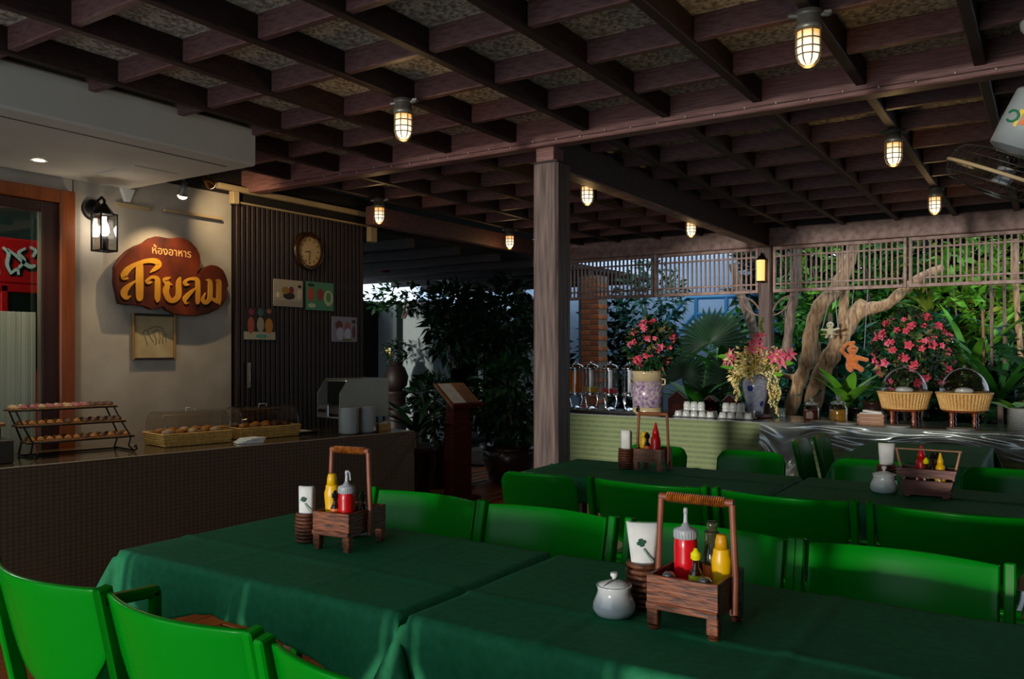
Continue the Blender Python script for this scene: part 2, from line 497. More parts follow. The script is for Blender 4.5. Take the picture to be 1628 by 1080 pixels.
M().box((-4.26, 1.45, 2.5585), (.006, 3.7, .005)).build('joint_bead', m_canopy_edge, cn)
d = struct('door_1')
YA, YB = .9, 2.985
def bar(n, y0, y1, z0, z1, m, x=-5.40, t=.12):
    return M().box((x - t / 2 + .02, (y0 + y1) / 2, (z0 + z1) / 2), (t, y1 - y0, z1 - z0), bev=.006).build(n, m, d)
bar('jamb', 2.885, YB, 0, 2.47, m_doorwood)
bar('head', YA, 2.885, 2.385, 2.47, m_doorwood)
bar('stile', 2.775, 2.885, 0, 2.385, m_doordark, -5.42, .06)
bar('top_rail', YA, 2.775, 2.315, 2.385, m_doordark, -5.42, .06)
bar('bottom_rail', YA, 2.775, 0, .14, m_doordark, -5.42, .06)
bar('bead', 2.757, 2.775, .14, 2.315, m_canopy_edge, -5.415, .03)
M().box((-5.45, 1.83, 2.0), (.006, 1.86, .66)).build('pane', m_pane, d)
m_frost = mat('ribbed_frosted_film', '#87907f', '#9ea592', .5, 9, (1, 6, .05), bump=.1)
fr = M()
for i in range(62):
    y = .92 + i * .03
    fr.box((-5.452, y, .905), (.008, .0295, 1.53), bev=.003)
fr.build('frosted_pane', m_frost, d)
# the room behind the glass
rm = struct('wall_interior')
m_int = mat('interior_wall_paint', '#4d5c58', '#57665f', .8, 3)
M().box((-8.3, 1.5, 1.35), (.08, 5.4, 2.8)).build('plaster', m_int, rm)
M().box((-6.9, 4.20, 1.35), (2.7, .08, 2.8)).build('side_plaster', m_int, rm)
M().box((-6.9, -1.2, 1.35), (2.7, .08, 2.8)).build('side_plaster', m_int, rm)
M().box((-6.9, 1.5, 2.72), (2.7, 5.3, .06)).build('room_ceiling', m_canopy, rm)
M().box((-7.9, 1.5, 2.35), (.3, 5.2, .16)).build('bulkhead', m_dark, rm)

# posts
def post(label, x, y, s, z1, neck=None):
    t = thing('wooden_post', label, 'post', (x, y, 0))
    M().box((0, 0, z1 / 2), (s, s, z1), bev=.016).build('shaft', m_post, t)
    if neck:
        M().box((-.012, -.005, (z1 + neck) / 2), (s * .72, s * .72, neck - z1), bev=.004).build('neck', m_beam, t)
        M().box((0, 0, z1 - .007), (s + .006, s + .006, .014), bev=.003).build('cap', m_dark, t)
    return t
post('thick weathered square wooden post beside the left end of the middle table row', -2.63, 4.48, .178, 2.60, 2.69)
lp = post('slim wooden post between the lattice screens, behind the flower vase', -2.63, 9.12, .14, 2.57)
def arc(name, cx, cz, r, a0, a1):
    pts = [(cx + r * math.cos(a0 + (a1 - a0) * k / 8), 0, cz + r * math.sin(a0 + (a1 - a0) * k / 8)) for k in range(9)]
    M().tube(pts, .010, 6).build(name, m_lattice, lp)
for sg in (-1, 1):
    arc('curved_brace', sg * .30, 1.79, .24, PI / 2, (PI / 2 - sg * -PI / 2))
    arc('curved_brace', sg * .03, 2.05, .24, 0 if sg > 0 else PI, -PI / 2 if sg > 0 else PI * 1.5)

# small lantern on the slim post
t = thing('post_lantern', 'small yellow glowing glass lantern on a black bracket, on the slim post', 'lantern', (-2.645, 9.05, 2.32))
M().box((0, -.004, .10), (.05, .012, .12), bev=.003).build('backplate', m_blackmetal, t)
M().tube([(0, -.005, .13), (0, -.06, .17), (0, -.085, .13)], .008, 8).build('arm', m_blackmetal, t)
M().lathe([(.012, .14), (.05, .10), (.052, .09), (0, .088)], 16, (0, -.085, 0)).build('roof', m_blackmetal, t)
M().lathe([(0, -.14), (.042, -.138), (.045, .088)], 16, (0, -.085, 0)).build('glass', mat('amber_lit_glass', (1, .62, .2, 1), None, .3, emit=1.0), t)
M().lathe([(0, -.155), (.05, -.15), (.05, -.138), (0, -.137)], 16, (0, -.085, 0)).build('base_ring', m_blackmetal, t)
# lattice screens
def lattice(label, x0, x1):
    t = thing('lattice_screen', label, 'screen', ((x0 + x1) / 2, 9.11, 2.06), 0, 'lattice screens under the end beam')
    w2 = (x1 - x0) / 2
    for sx in (-1, 1):
        M().box((sx * (w2 - .015), 0, .25), (.03, .05, .50), bev=.003).build('stile', m_lattice, t)
    rl = M().box((0, 0, 0), (2 * w2 - .06, .03, .018), bev=.002).mesh('rail', m_lattice)
    for z in (.095, .395): link('rail', rl, t, (0, 0, z))
    rb = M().box((0, 0, 0), (2 * w2 - .06, .05, .035), bev=.003).mesh('rail', m_lattice)
    for z in (.018, .482): link('rail', rb, t, (0, 0, z))
    n = round((2 * w2 - .06) / .0525)
    bm = M().box((0, 0, .25), (.016, .024, .43)).mesh('lattice_bar', m_lattice)
    for k in range(n - 1):
        link('lattice_bar', bm, t, (-w2 + .03 + (k + 1) * (2 * w2 - .06) / n, 0, 0))
    return t
lattice('far left lattice screen, half hidden by the thick post', -5.26, -3.95)
lattice('lattice screen left of the slim post, blue wall behind it', -3.93, -2.71)
lattice('lattice screen right of the slim post, tree trunk behind it', -2.55, -1.225)
lattice('lattice screen at the right edge, in front of dense greenery', -1.205, .13)
lattice('lattice screen continuing past the right edge of the photo', .15, 1.48)
# ================================================================== TABLES UNDER GREEN CLOTHS
m_tablewood = mat('table_wood', '#3a2418', '#4d3222', .5, 4, (2, 12, 2))
def table(label, clabel, x0, x1, y0, y1, drops, folds, seed=0, z=.75):
    cx, cy, a, b = (x0 + x1) / 2, (y0 + y1) / 2, (x1 - x0) / 2, (y1 - y0) / 2
    t = thing('dining_table', label, 'table', (cx, cy, 0))
    M().box((0, 0, z - .022), (2 * a - .01, 2 * b - .01, .03), bev=.004).build('tabletop', m_tablewood, t)
    lg = M().box((0, 0, (z - .04) / 2), (.055, .055, z - .04), bev=.004).mesh('leg', m_tablewood)
    for sx in (-1, 1):
        for sy in (-1, 1): link('leg', lg, t, (sx * (a - .06), sy * (b - .06), 0))
    dl, dr, df, db = drops                     # overhang left, right, front, back
    st = .018
    def axis(h, d0, d1):
        n0, n1, ni = max(2, int(d0 / st)), max(2, int(d1 / st)), int(2 * h / st)
        return [-h - d0 * (1 - k / n0) for k in range(n0)] + [-h + 2 * h * k / ni for k in range(ni + 1)] + [h + d1 * (k + 1) / n1 for k in range(n1)]
    us, vs_ = axis(a, dl, dr), axis(b, df, db)
    fx, fy = folds
    vs, fs = [], []
    for v in vs_:
        for u in us:
            dx, dy = max(abs(u) - a, 0), max(abs(v) - b, 0)
            x, y = max(-a, min(a, u)), max(-b, min(b, v))
            hang = math.hypot(dx, dy)
            zz = z
            if hang > 0:
                ox, oy = dx / hang * (1 if u > 0 else -1), dy / hang * (1 if v > 0 else -1)
                fl = abs(2 * ox * oy)          # 1 on the corner's diagonal
                out = .012 * (1 - math.exp(-hang / .012)) + .03 * hang + .42 * hang * fl
                if fl < .2:
                    s_ = (u if dy else v)
                    out += .025 * hang / .25 * (math.sin(s_ * 11 + seed) * .6 + math.sin(s_ * 23 + seed * 2) * .4)
                    out = max(out, .008)
                zz = z - hang * (1 - .12 * fl) + .006 * (1 - math.exp(-hang / .01)) * 0
                x += ox * out; y += oy * out
            if hang > 0 and (dx == 0 or dy == 0):       # the hem is shallow mid-side and deep at the corners
                sw = (.42 + .58 * min(1, abs(u) / a) ** 1.6) if dy else (.5 + .5 * min(1, abs(v) / b) ** 1.6)
                zz = z - hang * sw
            for f in fx: zz +=   .006 * math.exp(-((u - f) / .011) ** 2)
            for f in fy: zz +=   .006 * math.exp(-((v - f) / .011) ** 2)
            zz += .0012 * math.sin(u * 17 + seed) * math.sin(v * 13 + seed * 1.7)
            vs.append((x, y, zz + .004))
    nu = len(us)
    for j in range(len(vs_) - 1):
        for i in range(nu - 1):
            q = j * nu + i
            fs.append((q, q + 1, q + nu + 1, q + nu))
    m = M(); m.add(vs, fs, True)
    o = m.build('tablecloth', m_cloth, None, (cx, cy, 0))
    md = o.modifiers.new('thickness', 'SOLIDIFY'); md.thickness = .003; md.offset = -1
    tag(o, clabel, 'tablecloth')
    return o
table('table hidden under the dark green cloth in the left foreground', 'dark green cloth on the left foreground table, left corner lit', -2.615, -1.395, 1.60, 2.36, (.30, .16, .28, .22), ((-.2, .25), (-.12,)), 1)
table('long table hidden under the green cloth in the right foreground', 'dark green cloth under the largest wooden caddy, creased in squares', -1.355, .62, 1.60, 2.36, (.16, .2, .28, .22), ((-.61, -.12, .40), (-.13,)), 2)
table('table under a green cloth right beside the thick post', 'dark green cloth on the middle row table beside the thick post', -2.47, -1.125, 3.87, 4.52, (.2, .12, .24, .2), ((.1,), (.0,)), 3)
table('table under a green cloth in the middle row at the right edge', 'dark green cloth under the wide flared caddy at the right', -1.075, .35, 3.87, 4.52, (.12, .2, .24, .2), ((-.1,), (.02,)), 4)
table('lengthwise table under a green cloth near the back counter', 'dark green cloth on the lengthwise table in front of the back counter', -1.13, -.35, 5.42, 6.62, (.18, .30, .2, .25), ((.02,), (.1,)), 5)

# ================================================================== CHAIRS
def framechair(label, loc, rz, group):
    """seat towards +Y, back at -Y; origin on the floor under the seat"""
    t = thing('dining_chair', label, 'chair', loc, rz, group)
    W = .285
    def back(u, v):                            # u across, v up
        x = (u - .5) * 2 * (W - .022)
        top = .815
        bot = .50 + .16 * abs(2 * u - 1) ** 3.2
        z = bot + (top - bot) * v
        bow = .055 * (1 - (2 * u - 1) ** 2)
        return (x, -.225 - (z - .45) * .24 - bow, z)
    m = M(); m.grid(16, 8, back)
    o = m.build('backrest', m_plastic, t)
    md = o.modifiers.new('thickness', 'SOLIDIFY'); md.thickness = .016
    md = o.modifiers.new('edge', 'BEVEL'); md.width = .004; md.segments = 2; md.limit_method = 'ANGLE'
    def seat(u, v):
        x = (u - .5) * .47; y = -.225 + v * .44
        return (x * (1 - .06 * (1 - v)), y, .445 - .022 * math.sin(PI * u) * math.sin(PI * min(1, v * 1.1)) - .03 * max(0, v - .85) / .15)
    m = M(); m.grid(12, 10, seat)
    o = m.build('seat', m_plastic, t)
    md = o.modifiers.new('thickness', 'SOLIDIFY'); md.thickness = .02
    for sx in (-1, 1):
        x = sx * W
        m = M()                                # stile running down into the splayed rear leg
        ch = [(-.31, .82), (-.235, .45), (-.225, .38), (-.30, 0)]
        for (ya, za), (yb, zb) in zip(ch, ch[1:]):
            dy, dz = yb - ya, zb - za; L = math.hypot(dy, dz)
            m.box((x, (ya + yb) / 2, (za + zb) / 2), (.030, .042, L + .012), Matrix.Rotation(math.atan2(-dy, dz) if dz > 0 else math.atan2(dy, -dz), 3, 'X'), bev=.005)
        m.build('rear_leg', m_plastic, t)
        m = M()
        m.box((x, .15, .215), (.030, .036, .44), Matrix.Rotation(.10, 3, 'X'), bev=.006)
        m.build('front_leg', m_plastic, t)
    M().box((0, -.21, .40), (2 * W, .03, .04), bev=.005).build('rail', m_plastic, t)
    M().box((0, .13, .40), (2 * W, .03, .03), bev=.005).build('rail', m_plastic, t)
    return t
def sidechair(label, loc, rz, group):
    t = thing('side_chair', label, 'chair', loc, rz, group)
    def back(u, v):
        a = 2 * u - 1
        ax = abs(a)
        x = a * .215
        top = .80 - .05 * max(0, (ax - .72) / .28) ** 2.4
        z = .46 + (top - .46) * v
        return (x, -.20 - (z - .45) * .22 - .035 * (1 - a * a), z)
    m = M(); m.grid(16, 8, back)
    o = m.build('backrest', m_plastic, t)
    md = o.modifiers.new('thickness', 'SOLIDIFY'); md.thickness = .022
    md = o.modifiers.new('edge', 'BEVEL'); md.width = .006; md.segments = 2; md.limit_method = 'ANGLE'
    m = M(); m.grid(10, 10, lambda u, v: ((u - .5) * .42, -.215 + v * .41, .445 - .02 * math.sin(PI * u) * math.sin(PI * v)))
    o = m.build('seat', m_plastic, t)
    md = o.modifiers.new('thickness', 'SOLIDIFY'); md.thickness = .025
    for sx in (-1, 1):
        M().tube([(sx * .17, -.17, .43), (sx * .2, -.25, 0)], [.02, .016], 8).build('leg', m_plastic, t)
        M().tube([(sx * .17, .15, .43), (sx * .2, .19, 0)], [.02, .016], 8).build('leg', m_plastic, t)
    return t
ca = framechair('green dining chair in the lower left corner, its back to the viewer', (-2.29, 1.49, 0), 0, 'dining chairs in front of the left foreground table')
dup(ca, (-1.72, 1.49, 0), 0, 'green dining chair at the bottom edge, middle one of three seen from behind')
n2 = [o for o in bpy.data.objects if o.name.startswith('dining_chair')][-1]
m = M(); m.box((-.285, -.235, .785), (.03, .16, .03), Matrix.Rotation(-.05, 3, 'X'), bev=.006); m.box((-.285, -.165, .70), (.03, .03, .17), bev=.006); m.box((-.285, -.19, .62), (.03, .07, .03), bev=.006)
m.build('armrest', m_plastic, n2)
dup(ca, (-1.09, 1.47, 0), 0, 'green dining chair cut off by the bottom edge, only its top left corner showing')
G1 = 'dining chairs behind the foreground tables'
dup(ca, (-2.20, 2.40, 0), PI, 'green dining chair behind the left foreground table, just right of its caddy', G1)
dup(ca, (-1.61, 2.39, 0), PI, 'green dining chair behind the seam between the two foreground cloths', G1)
dup(ca, (-.98, 2.40, 0), PI, 'green dining chair mostly hidden behind the largest caddy', G1)
dup(ca, (-.385, 2.40, 0), PI, 'green dining chair behind the right foreground table, its whole back in view', G1)
G2 = 'dining chairs in front of the middle row tables'
dup(ca, (-1.57, 3.83, 0), 0, 'green dining chair in front of the middle row, left of the largest caddy handle', G2)
dup(ca, (-.95, 3.83, 0), 0, 'green dining chair in front of the middle row, right of the largest caddy handle', G2)
dup(ca, (-.32, 3.83, 0), 0, 'green dining chair in front of the middle row at the right edge', G2)
dup(ca, (.30, 3.83, 0), 0, 'green dining chair in front of the middle row just past the right edge', G2)
G3 = 'side chairs around the middle and back tables'
s1 = sidechair('green side chair with rounded top corners, at the foot of the thick post', (-2.22, 3.86, 0), .10, G3)
dup(s1, (-2.17, 4.78, 0), PI, 'green side chair behind the small caddy beside the thick post', G3)
dup(s1, (-1.56, 4.82, 0), PI, 'green side chair against the green counter front, right of the small caddy', G3)
dup(s1, (-.86, 4.77, 0), PI, 'green side chair behind the flared caddy, left of it', G3)
dup(s1, (-.20, 4.77, 0), PI, 'green side chair behind the flared caddy, right of it', G3)
dup(s1, (-1.21, 5.96, 0), -PI / 2, 'dark glossy side chair at the left of the lengthwise table, nearer one', G3)
dup(s1, (-1.18, 6.42, 0), -PI / 2, 'dark glossy side chair at the left of the lengthwise table, farther one', G3)

# ================================================================== CADDIES, BOTTLES, CUPS, POTS
ZT = .7555
def rbox(m, x0, x1, y0, y1, z0, z1, t):
    """open-top tray of four boards and a bottom"""
    m.box(((x0 + x1) / 2, y0 + t / 2, (z0 + z1) / 2), (x1 - x0, t, z1 - z0), bev=.001)
    m.box(((x0 + x1) / 2, y1 - t / 2, (z0 + z1) / 2), (x1 - x0, t, z1 - z0), bev=.001)
    m.box((x0 + t / 2, (y0 + y1) / 2, (z0 + z1) / 2), (t, y1 - y0 - 2 * t, z1 - z0), bev=.001)
    m.box((x1 - t / 2, (y0 + y1) / 2, (z0 + z1) / 2), (t, y1 - y0 - 2 * t, z1 - z0), bev=.001)
def caddy(label, loc, rz, wx, wy, hb, hh, wood, rod, wrap=True, curl=True):
    t = thing('condiment_caddy', label, 'caddy', loc, rz, 'wooden condiment caddies on the tables')
    a, b = wx / 2, wy / 2
    zb, zt = hb * .40, hb
    m = M(); rbox(m, -a, a, -b, b, zb, zt, .010)
    m.build('tray', wood, t)
    M().box((0, 0, zb + .006), (wx - .02, wy - .02, .012)).build('tray_bottom', wood, t)
    for sx in (-1, 1):
        for sy in (-1, 1):
            m = M()
            m.box((sx * (a - .014), sy * (b - .013), zb * .62 + .002), (.028, .026, zb * .78), bev=.002)
            if curl:
                for k in range(4):
                    m.lathe([(.010, 0), (.0145, .004), (.010, .008)], 10, (sx * (a - .014), sy * (b - .013), .001 + k * .0075))
            else:
                m.box((sx * (a - .014), sy * (b - .013), zb * .15), (.022, .022, zb * .30), bev=.002)
            m.build('leg', wood, t)
    M().box((0, -b - .002, zb + .008), (wx, .006, .016), bev=.001).build('front_lip', wood, t)
    ztop = hh
    for sx in (-1, 1):
        pts = [(sx * (a + .008), 0, zb * .8), (sx * (a + .010), .001, hb), (sx * (a + .006), -.001, (hb + ztop) / 2), (sx * (a + .002), 0, ztop - .004)]
        M().tube(pts, [.0085, .0085, .008, .0085], 8).build('upright', rod, t)
        for f in (.35, .68):
            pass
    M().tube([(-a - .006, 0, ztop), (a + .006, 0, ztop)], .0095, 10).build('crossbar', rod, t)
    if wrap:
        n = 26
        L = 2 * a * .84
        pts = []
        m = M()
        for k in range(n):
            x = -L / 2 + L * (k + .5) / n
            i0 = len(m.v)
            m.lathe([(.0105, -L / n / 2), (.0132, -L / n / 4), (.0132, L / n / 4), (.0105, L / n / 2)], 10)
            m.v[i0:] = [(p[2] + x, p[1], p[0] + ztop) for p in m.v[i0:]]
        m.build('handle_wrap', m_rattan, t)
    return t
def ketchup(label, loc, rz=0, s=1, soft=m_red, tip='spout'):
    t = thing('squeeze_bottle', label, 'bottle', loc, rz, 'condiment bottles in the caddies')
    h = .145 * s
    M().lathe([(.026, 0), (.029, .004), (.029, h * .30), (.0285, h * .5), (.029, h * .52), (.0285, h * .55), (.029, h * .8), (.0275, h * .95), (.024, h)], 20).build('body', soft, t)
    m = M()
    m.lathe([(.0285, h - .008), (.0285, h + .012), (.026, h + .015), (.013, h + .019), (.0065, h + .030)], 24)
    for k in range(24): m.box((.0287 * math.cos(k * PI / 12), .0287 * math.sin(k * PI / 12), h + .002), (.002, .003, .016), k * PI / 12)
    cp = m.build('cap', m_greylid, t)
    m = M()
    m.tube([(0, 0, h + .025), (0, 0, h + .05), (.001, 0, h + .062)], [.0065, .005, .004], 8)
    if tip == 'loop': m.tube([(0, 0, h + .055), (.006, 0, h + .066), (.014, 0, h + .06), (.017, 0, h + .035)], .003, 6)
    m.lathe([(.006, 0), (.006, .012), (.003, .015)], 8, (0, 0, h + .052))
    m.build('nozzle', m_greylid, cp)
    return t
def bulbbottle(label, loc, s, m1, cap):
    t = thing('squeeze_bottle', label, 'bottle', loc, 0, 'condiment bottles in the caddies')
    M().lathe([(.022 * s, 0), (.026 * s, .01 * s), (.027 * s, .04 * s), (.022 * s, .066 * s), (.0235 * s, .08 * s), (.021 * s, .10 * s), (.0135 * s, .112 * s)], 16).build('body', m1, t)
    M().lathe([(.0155 * s, .108 * s), (.015 * s, .13 * s), (.0105 * s, .140 * s), (.005 * s, .165 * s), (.0035 * s, .17 * s)], 12).build('cap', cap, t)
    return t
def mustard(label, loc, rz=0, s=1, cap=None):
    t = thing('mustard_bottle', label, 'bottle', loc, rz, 'condiment bottles in the caddies')
    pr = [(.022, 0), (.025, .006), (.0245, .03), (.0215, .055), (.0245, .085), (.025, .10), (.021, .112), (.0205, .122), (.018, .126)]
    M().lathe([(r * s, z * s) for r, z in pr], 16, sx=1, sy=.75).build('body', m_yellow, t)
    pr = [(.0165, .124), (.0155, .145), (.0125, .158), (.0115, .160)]
    M().lathe([(r * s, z * s) for r, z in pr], 14).build('cap', cap or mat('amber_cap', '#c98f0a', None, .4), t)
    return t
def saucebottle(label, loc, s=1, capm=m_lemon, labelm=m_lime, body=m_oil):
    t = thing('sauce_bottle', label, 'bottle', loc, 0, 'condiment bottles in the caddies')
    M().lathe([(r * s, z * s) for r, z in [(.015, 0), (.0165, .004), (.0165, .064), (.012, .074), (.0075, .083), (.0075, .105)]], 14).build('body', body, t)
    M().lathe([(r * s, z * s) for r, z in [(.0169, .032), (.0172, .033), (.0172, .062), (.0169, .063)]], 14).build('paper_label', labelm, t)
    M().lathe([(r * s, z * s) for r, z in [(.0085, .098), (.0125, .101), (.0125, .114), (.0075, .118), (.004, .126)]], 12).build('cap', capm, t)
    return t
def cruet(label, loc, s=1):
    t = thing('oil_bottle', label, 'bottle', loc, 0, 'condiment bottles in the caddies')
    M().lathe([(r * s, z * s) for r, z in [(.018, 0), (.02, .004), (.02, .085), (.0165, .10), (.0155, .135), (.017, .137), (.017, .141), (.0145, .142)]], 16).build('body', m_olive, t)
    M().lathe([(r * s, z * s) for r, z in [(.0203, .03), (.0205, .031), (.0205, .066), (.0203, .067)]], 16).build('paper_label', m_orange, t)
    M().lathe([(r * s, z * s) for r, z in [(.0125, .140), (.0125, .158), (.011, .164), (.004, .166)]], 12).build('cap', m_olive, t)
    return t
def shaker(label, loc, s=1):
    t = thing('shaker', label, 'shaker', loc, 0, 'salt and pepper shakers in the caddies')
    M().lathe([(r * s, z * s) for r, z in [(.014, 0), (.016, .003), (.0145, .03), (.0155, .05)]], 14).build('glass_body', m_clear, t)
    M().lathe([(r * s, z * s) for r, z in [(.0165, .05), (.0172, .056), (.0165, .066), (.0105, .073), (0, .075)]], 14).build('steel_top', m_steel, t)
    return t
def napkin_cup(label, nlabel, loc, rz=0, s=1, flare=1.0, lean=.0, logo=True, ringm=m_weave):
    t = thing('cane_cup', label, 'cup', loc, rz, 'woven cane cups on the tables')
    H, N = .105 * s, 8
    M().lathe([(.031 * s, 0), (.031 * s, H - .002), (.028 * s, H - .002), (.028 * s, .006), (0, .006)], 18).build('liner', m_weave, t)
    for k in range(N):
        z = (k + .5) * H / N
        rr = .0345 * s * (1.0 + .06 * math.sin(PI * k / (N - 1)))
        M().tube([(rr * math.cos(2 * PI * q / 18), rr * math.sin(2 * PI * q / 18), z) for q in range(18)], H / N * .46, 6, closed=True).build('cane_ring', ringm, t)
    n = thing('napkin', nlabel, 'napkin', (loc[0], loc[1], loc[2] + .012), rz, 'paper napkins standing in the cane cups')
    hw, h = .026 * s, .185 * s
    m = M()
    def sheet(u, v, dy=0):
        k = 1 + (flare - 1) * max(0, (v - .45) / .55)
        return ((u - .5) * 2 * hw * k, -.008 * s + dy - .010 * s * math.cos((u - .5) * PI) * (1 - .3 * v) + lean * v, h * v)
    m.grid(6, 6, sheet)
    m.grid(6, 6, lambda u, v: sheet(u, v, .012 * s), flip=True)
    m.grid(6, 6, lambda u, v: sheet(u, v * .96, .022 * s), flip=True)
    o = fp = m.build('folded_paper', m_paper, n)
    md = o.modifiers.new('thickness', 'SOLIDIFY'); md.thickness = .0015
    if logo:
        lm = mat('green_print', '#14503a', None, .7)
        m = M()
        zc, xc = h * .76, -.006 * s
        y = -.0205 * s + lean * .76
        for an in (.3, 1.9, 3.45, 5.0):
            c = (xc + .0052 * s * math.cos(an), zc + .0052 * s * math.sin(an))
            m.prism([(c[0] + .0047 * s * math.cos(q), c[1] + .0047 * s * math.sin(q)) for q in [2 * PI * k / 8 for k in range(8)]], lambda a, b, d_: (a, d_, b), y - .0012, y)
        m.build('clover_print', lm, fp)
        m = M()
        for k in range(5):
            x = xc + .004 * s + k * .0042 * s; zz = zc - .014 * s - k * .0062 * s
            m.prism([(x, zz), (x + .0045 * s, zz - .0062 * s), (x + .0075 * s, zz - .0042 * s), (x + .003 * s, zz + .002 * s)], lambda a, b, d_: (a, d_, b), y - .0010, y)
        m.build('word_print', mat('grey_green_print', '#7d998c', None, .7), fp)
    return t
def sugar_pot(label, loc, s=1, rz=0, spoon=True):
    t = thing('sugar_pot', label, 'pot', loc, rz, 'white sugar pots on the tables')
    pr = [(.034, 0), (.047, .004), (.055, .018), (.054, .032), (.046, .05), (.042, .062), (.044, .074), (.046, .078), (.043, .079), (.040, .070)]
    M().lathe([(r * s, z * s) for r, z in pr], 28).build('body', m_white, t)
    M().lathe([(r * s, z * s) for r, z in [(.042, .074), (.040, .080), (.022, .087), (.008, .090), (0, .090)]], 28).build('lid', m_white, t)
    M().lathe([(r * s, z * s) for r, z in [(.005, .088), (.005, .096), (.010, .102), (.0095, .110), (0, .112)]], 14).build('knob', m_white, t)
    if spoon:
        M().tube([(-.022 * s, -.030 * s, .079 * s), (-.002 * s, -.012 * s, .0925 * s), (.004 * s, -.004 * s, .093 * s)], .0025 * s, 6).build('spoon_handle', m_steel, t)
    return t
# largest caddy, on the right foreground table
cx, cy = -.725, 1.925
caddy('largest wooden condiment caddy in the right foreground, rattan wrapped handle', (cx, cy, ZT), 0, .175, .19, .132, .305, m_wick_dk, m_bamboo)
zb = ZT + .066
ketchup('tall red ketchup squeeze bottle in the largest caddy', (cx - .036, cy + .025, zb))
saucebottle('small dark sauce bottle with yellow cap and lime label, largest caddy', (cx + .008, cy - .022, zb), 1.0)
cruet('glass oil bottle at the back of the largest caddy', (cx + .018, cy + .06, zb), 1.08)
mustard('yellow mustard bottle at the right of the largest caddy', (cx + .056, cy + .022, zb), .3, .98)
shaker('steel topped shaker at the left front of the largest caddy', (cx - .045, cy - .06, zb), .95)
shaker('steel topped shaker at the right front of the largest caddy', (cx + .045, cy - .06, zb), .95)
napkin_cup('woven cane cup left of the largest caddy', 'white napkin with green clover print, left of the largest caddy', (-.895, 1.995, ZT), .45, 1.12, 1.5)
sugar_pot('white sugar pot in the foreground with a spoon in its lid', (-.925, 1.885, ZT), .98, .3)
# caddy on the left foreground table
cx, cy = -2.022, 2.075
caddy('dark wooden caddy on the left foreground table, orange wrapped handle', (cx, cy, ZT), .12, .15, .21, .128, .325, m_wick_dk, m_bamboo, curl=False)
zb = ZT + .064
ketchup('red squeeze bottle with a looped nozzle, left foreground caddy', (cx + .036, cy - .052, zb), 0, .92, m_redsolid, 'loop')
mustard('yellow mustard bottle in the left foreground caddy', (cx - .040, cy - .045, zb + .01), .4, 1.08, m_yellow)
saucebottle('dark sauce bottle with orange label in the left foreground caddy', (cx - .004, cy - .066, zb + .012), .95, m_black, m_orange)
saucebottle('green capped dark bottle at the back of the left foreground caddy', (cx + .03, cy + .03, zb), .95, m_leafdk, m_oil)
napkin_cup('ribbed cane cup left of the left foreground caddy', 'white napkin with a small clover print beside the left foreground caddy', (-2.185, 2.03, ZT), .45, .98, 1.05)
sugar_pot('white sugar pot glimpsed under the left foreground caddy', (-2.10, 2.22, ZT), .8, 0, False)
# small caddy by the post
cx, cy = -1.875, 4.31
caddy('small light brown caddy with a thin orange handle bar, beside the thick post', (cx, cy, ZT), 0, .165, .16, .125, .315, mat('light_caddy_wood', '#7a4b26', '#54301a', .5, 6, (3, 3, 18), bump=.2), mat('orange_bamboo', '#8a4a1c', '#6a3414', .5, 10), wrap=False, curl=False)
zb = ZT + .062
bulbbottle('bulging red squeeze bottle in the small caddy by the thick post', (cx + .030, cy - .03, zb), 1.22, m_redsolid, m_redsolid)
mustard('yellow mustard bottle in the small caddy by the thick post', (cx - .05, cy - .01, zb), .2, .95, m_yellow)
saucebottle('dark sauce bottle with an orange label in the small caddy by the thick post', (cx - .018, cy - .035, zb), 1.2, m_black, m_orange)
napkin_cup('brown cane cup left of the small caddy by the thick post', 'plain white napkin in the cane cup by the thick post', (-2.02, 4.27, ZT), 0, 1.12, 1.0, 0, False)
# flared caddy at the right
cx, cy = -.48, 4.22
t = thing('condiment_caddy', 'wide flared wooden caddy with a thin stick handle, at the right', 'caddy', (cx, cy, ZT), .0, 'wooden condiment caddies on the tables')
def flare(z): return .088 + .035 * z / .13
for (z0, z1) in ((.012, .078), (.092, .130)):
    for sy in (-1, 1):
        m = M()
        a0, a1 = flare(z0), flare(z1)
        m.prism([(-a0, z0), (a0, z0), (a1, z1), (-a1, z1)], lambda a, b, d_, sy=sy: (a, sy * (.058 + .12 * b * .3) + d_, b), -.005, .005)
        m.build('side_board', m_caddy_red, t)
    for sx in (-1, 1):
        m = M()
        m.prism([(-.06, z0), (.06, z0), (.064, z1), (-.064, z1)], lambda a, b, d_, sx=sx: (sx * (flare(b) - .005) + d_, a, b), -.005, .005)
        m.build('end_board', m_caddy_red, t)
M().box((0, 0, .018), (.17, .11, .012)).build('tray_bottom', m_caddy_red, t)
for sx in (-1, 1):
    for sy in (-1, 1): M().box((sx * .078, sy * .05, .008), (.03, .024, .016), bev=.003).build('leg', m_caddy_red, t)
    M().tube([(sx * .095, 0, .03), (sx * .132, 0, .215)], .0055, 8).build('upright', m_palebamboo, t)
M().tube([(-.138, 0, .212), (.138, 0, .212)], .0045, 8).build('crossbar', m_palebamboo, t)
for x in (-.035, -.005, .055):
    M().ball((x, -.066, .085), .006, 8, 5).build('peg', m_white, t)
zb = ZT + .024
bulbbottle('bulging red squeeze bottle in the wide flared caddy', (cx - .028, cy + .01, zb + .03), 1.05, m_redsolid, m_redsolid)
bulbbottle('bulging yellow squeeze bottle in the wide flared caddy', (cx + .052, cy - .01, zb + .03), .88, m_yellow, m_yellow)
saucebottle('small bottle with a lemon cap in the wide flared caddy', (cx - .004, cy - .028, zb + .03), 1.0, m_lemon, m_lime)
saucebottle('black capped sauce bottle in the wide flared caddy, left of two', (cx + .018, cy + .03, zb + .03), 1.15, m_black, m_oil)
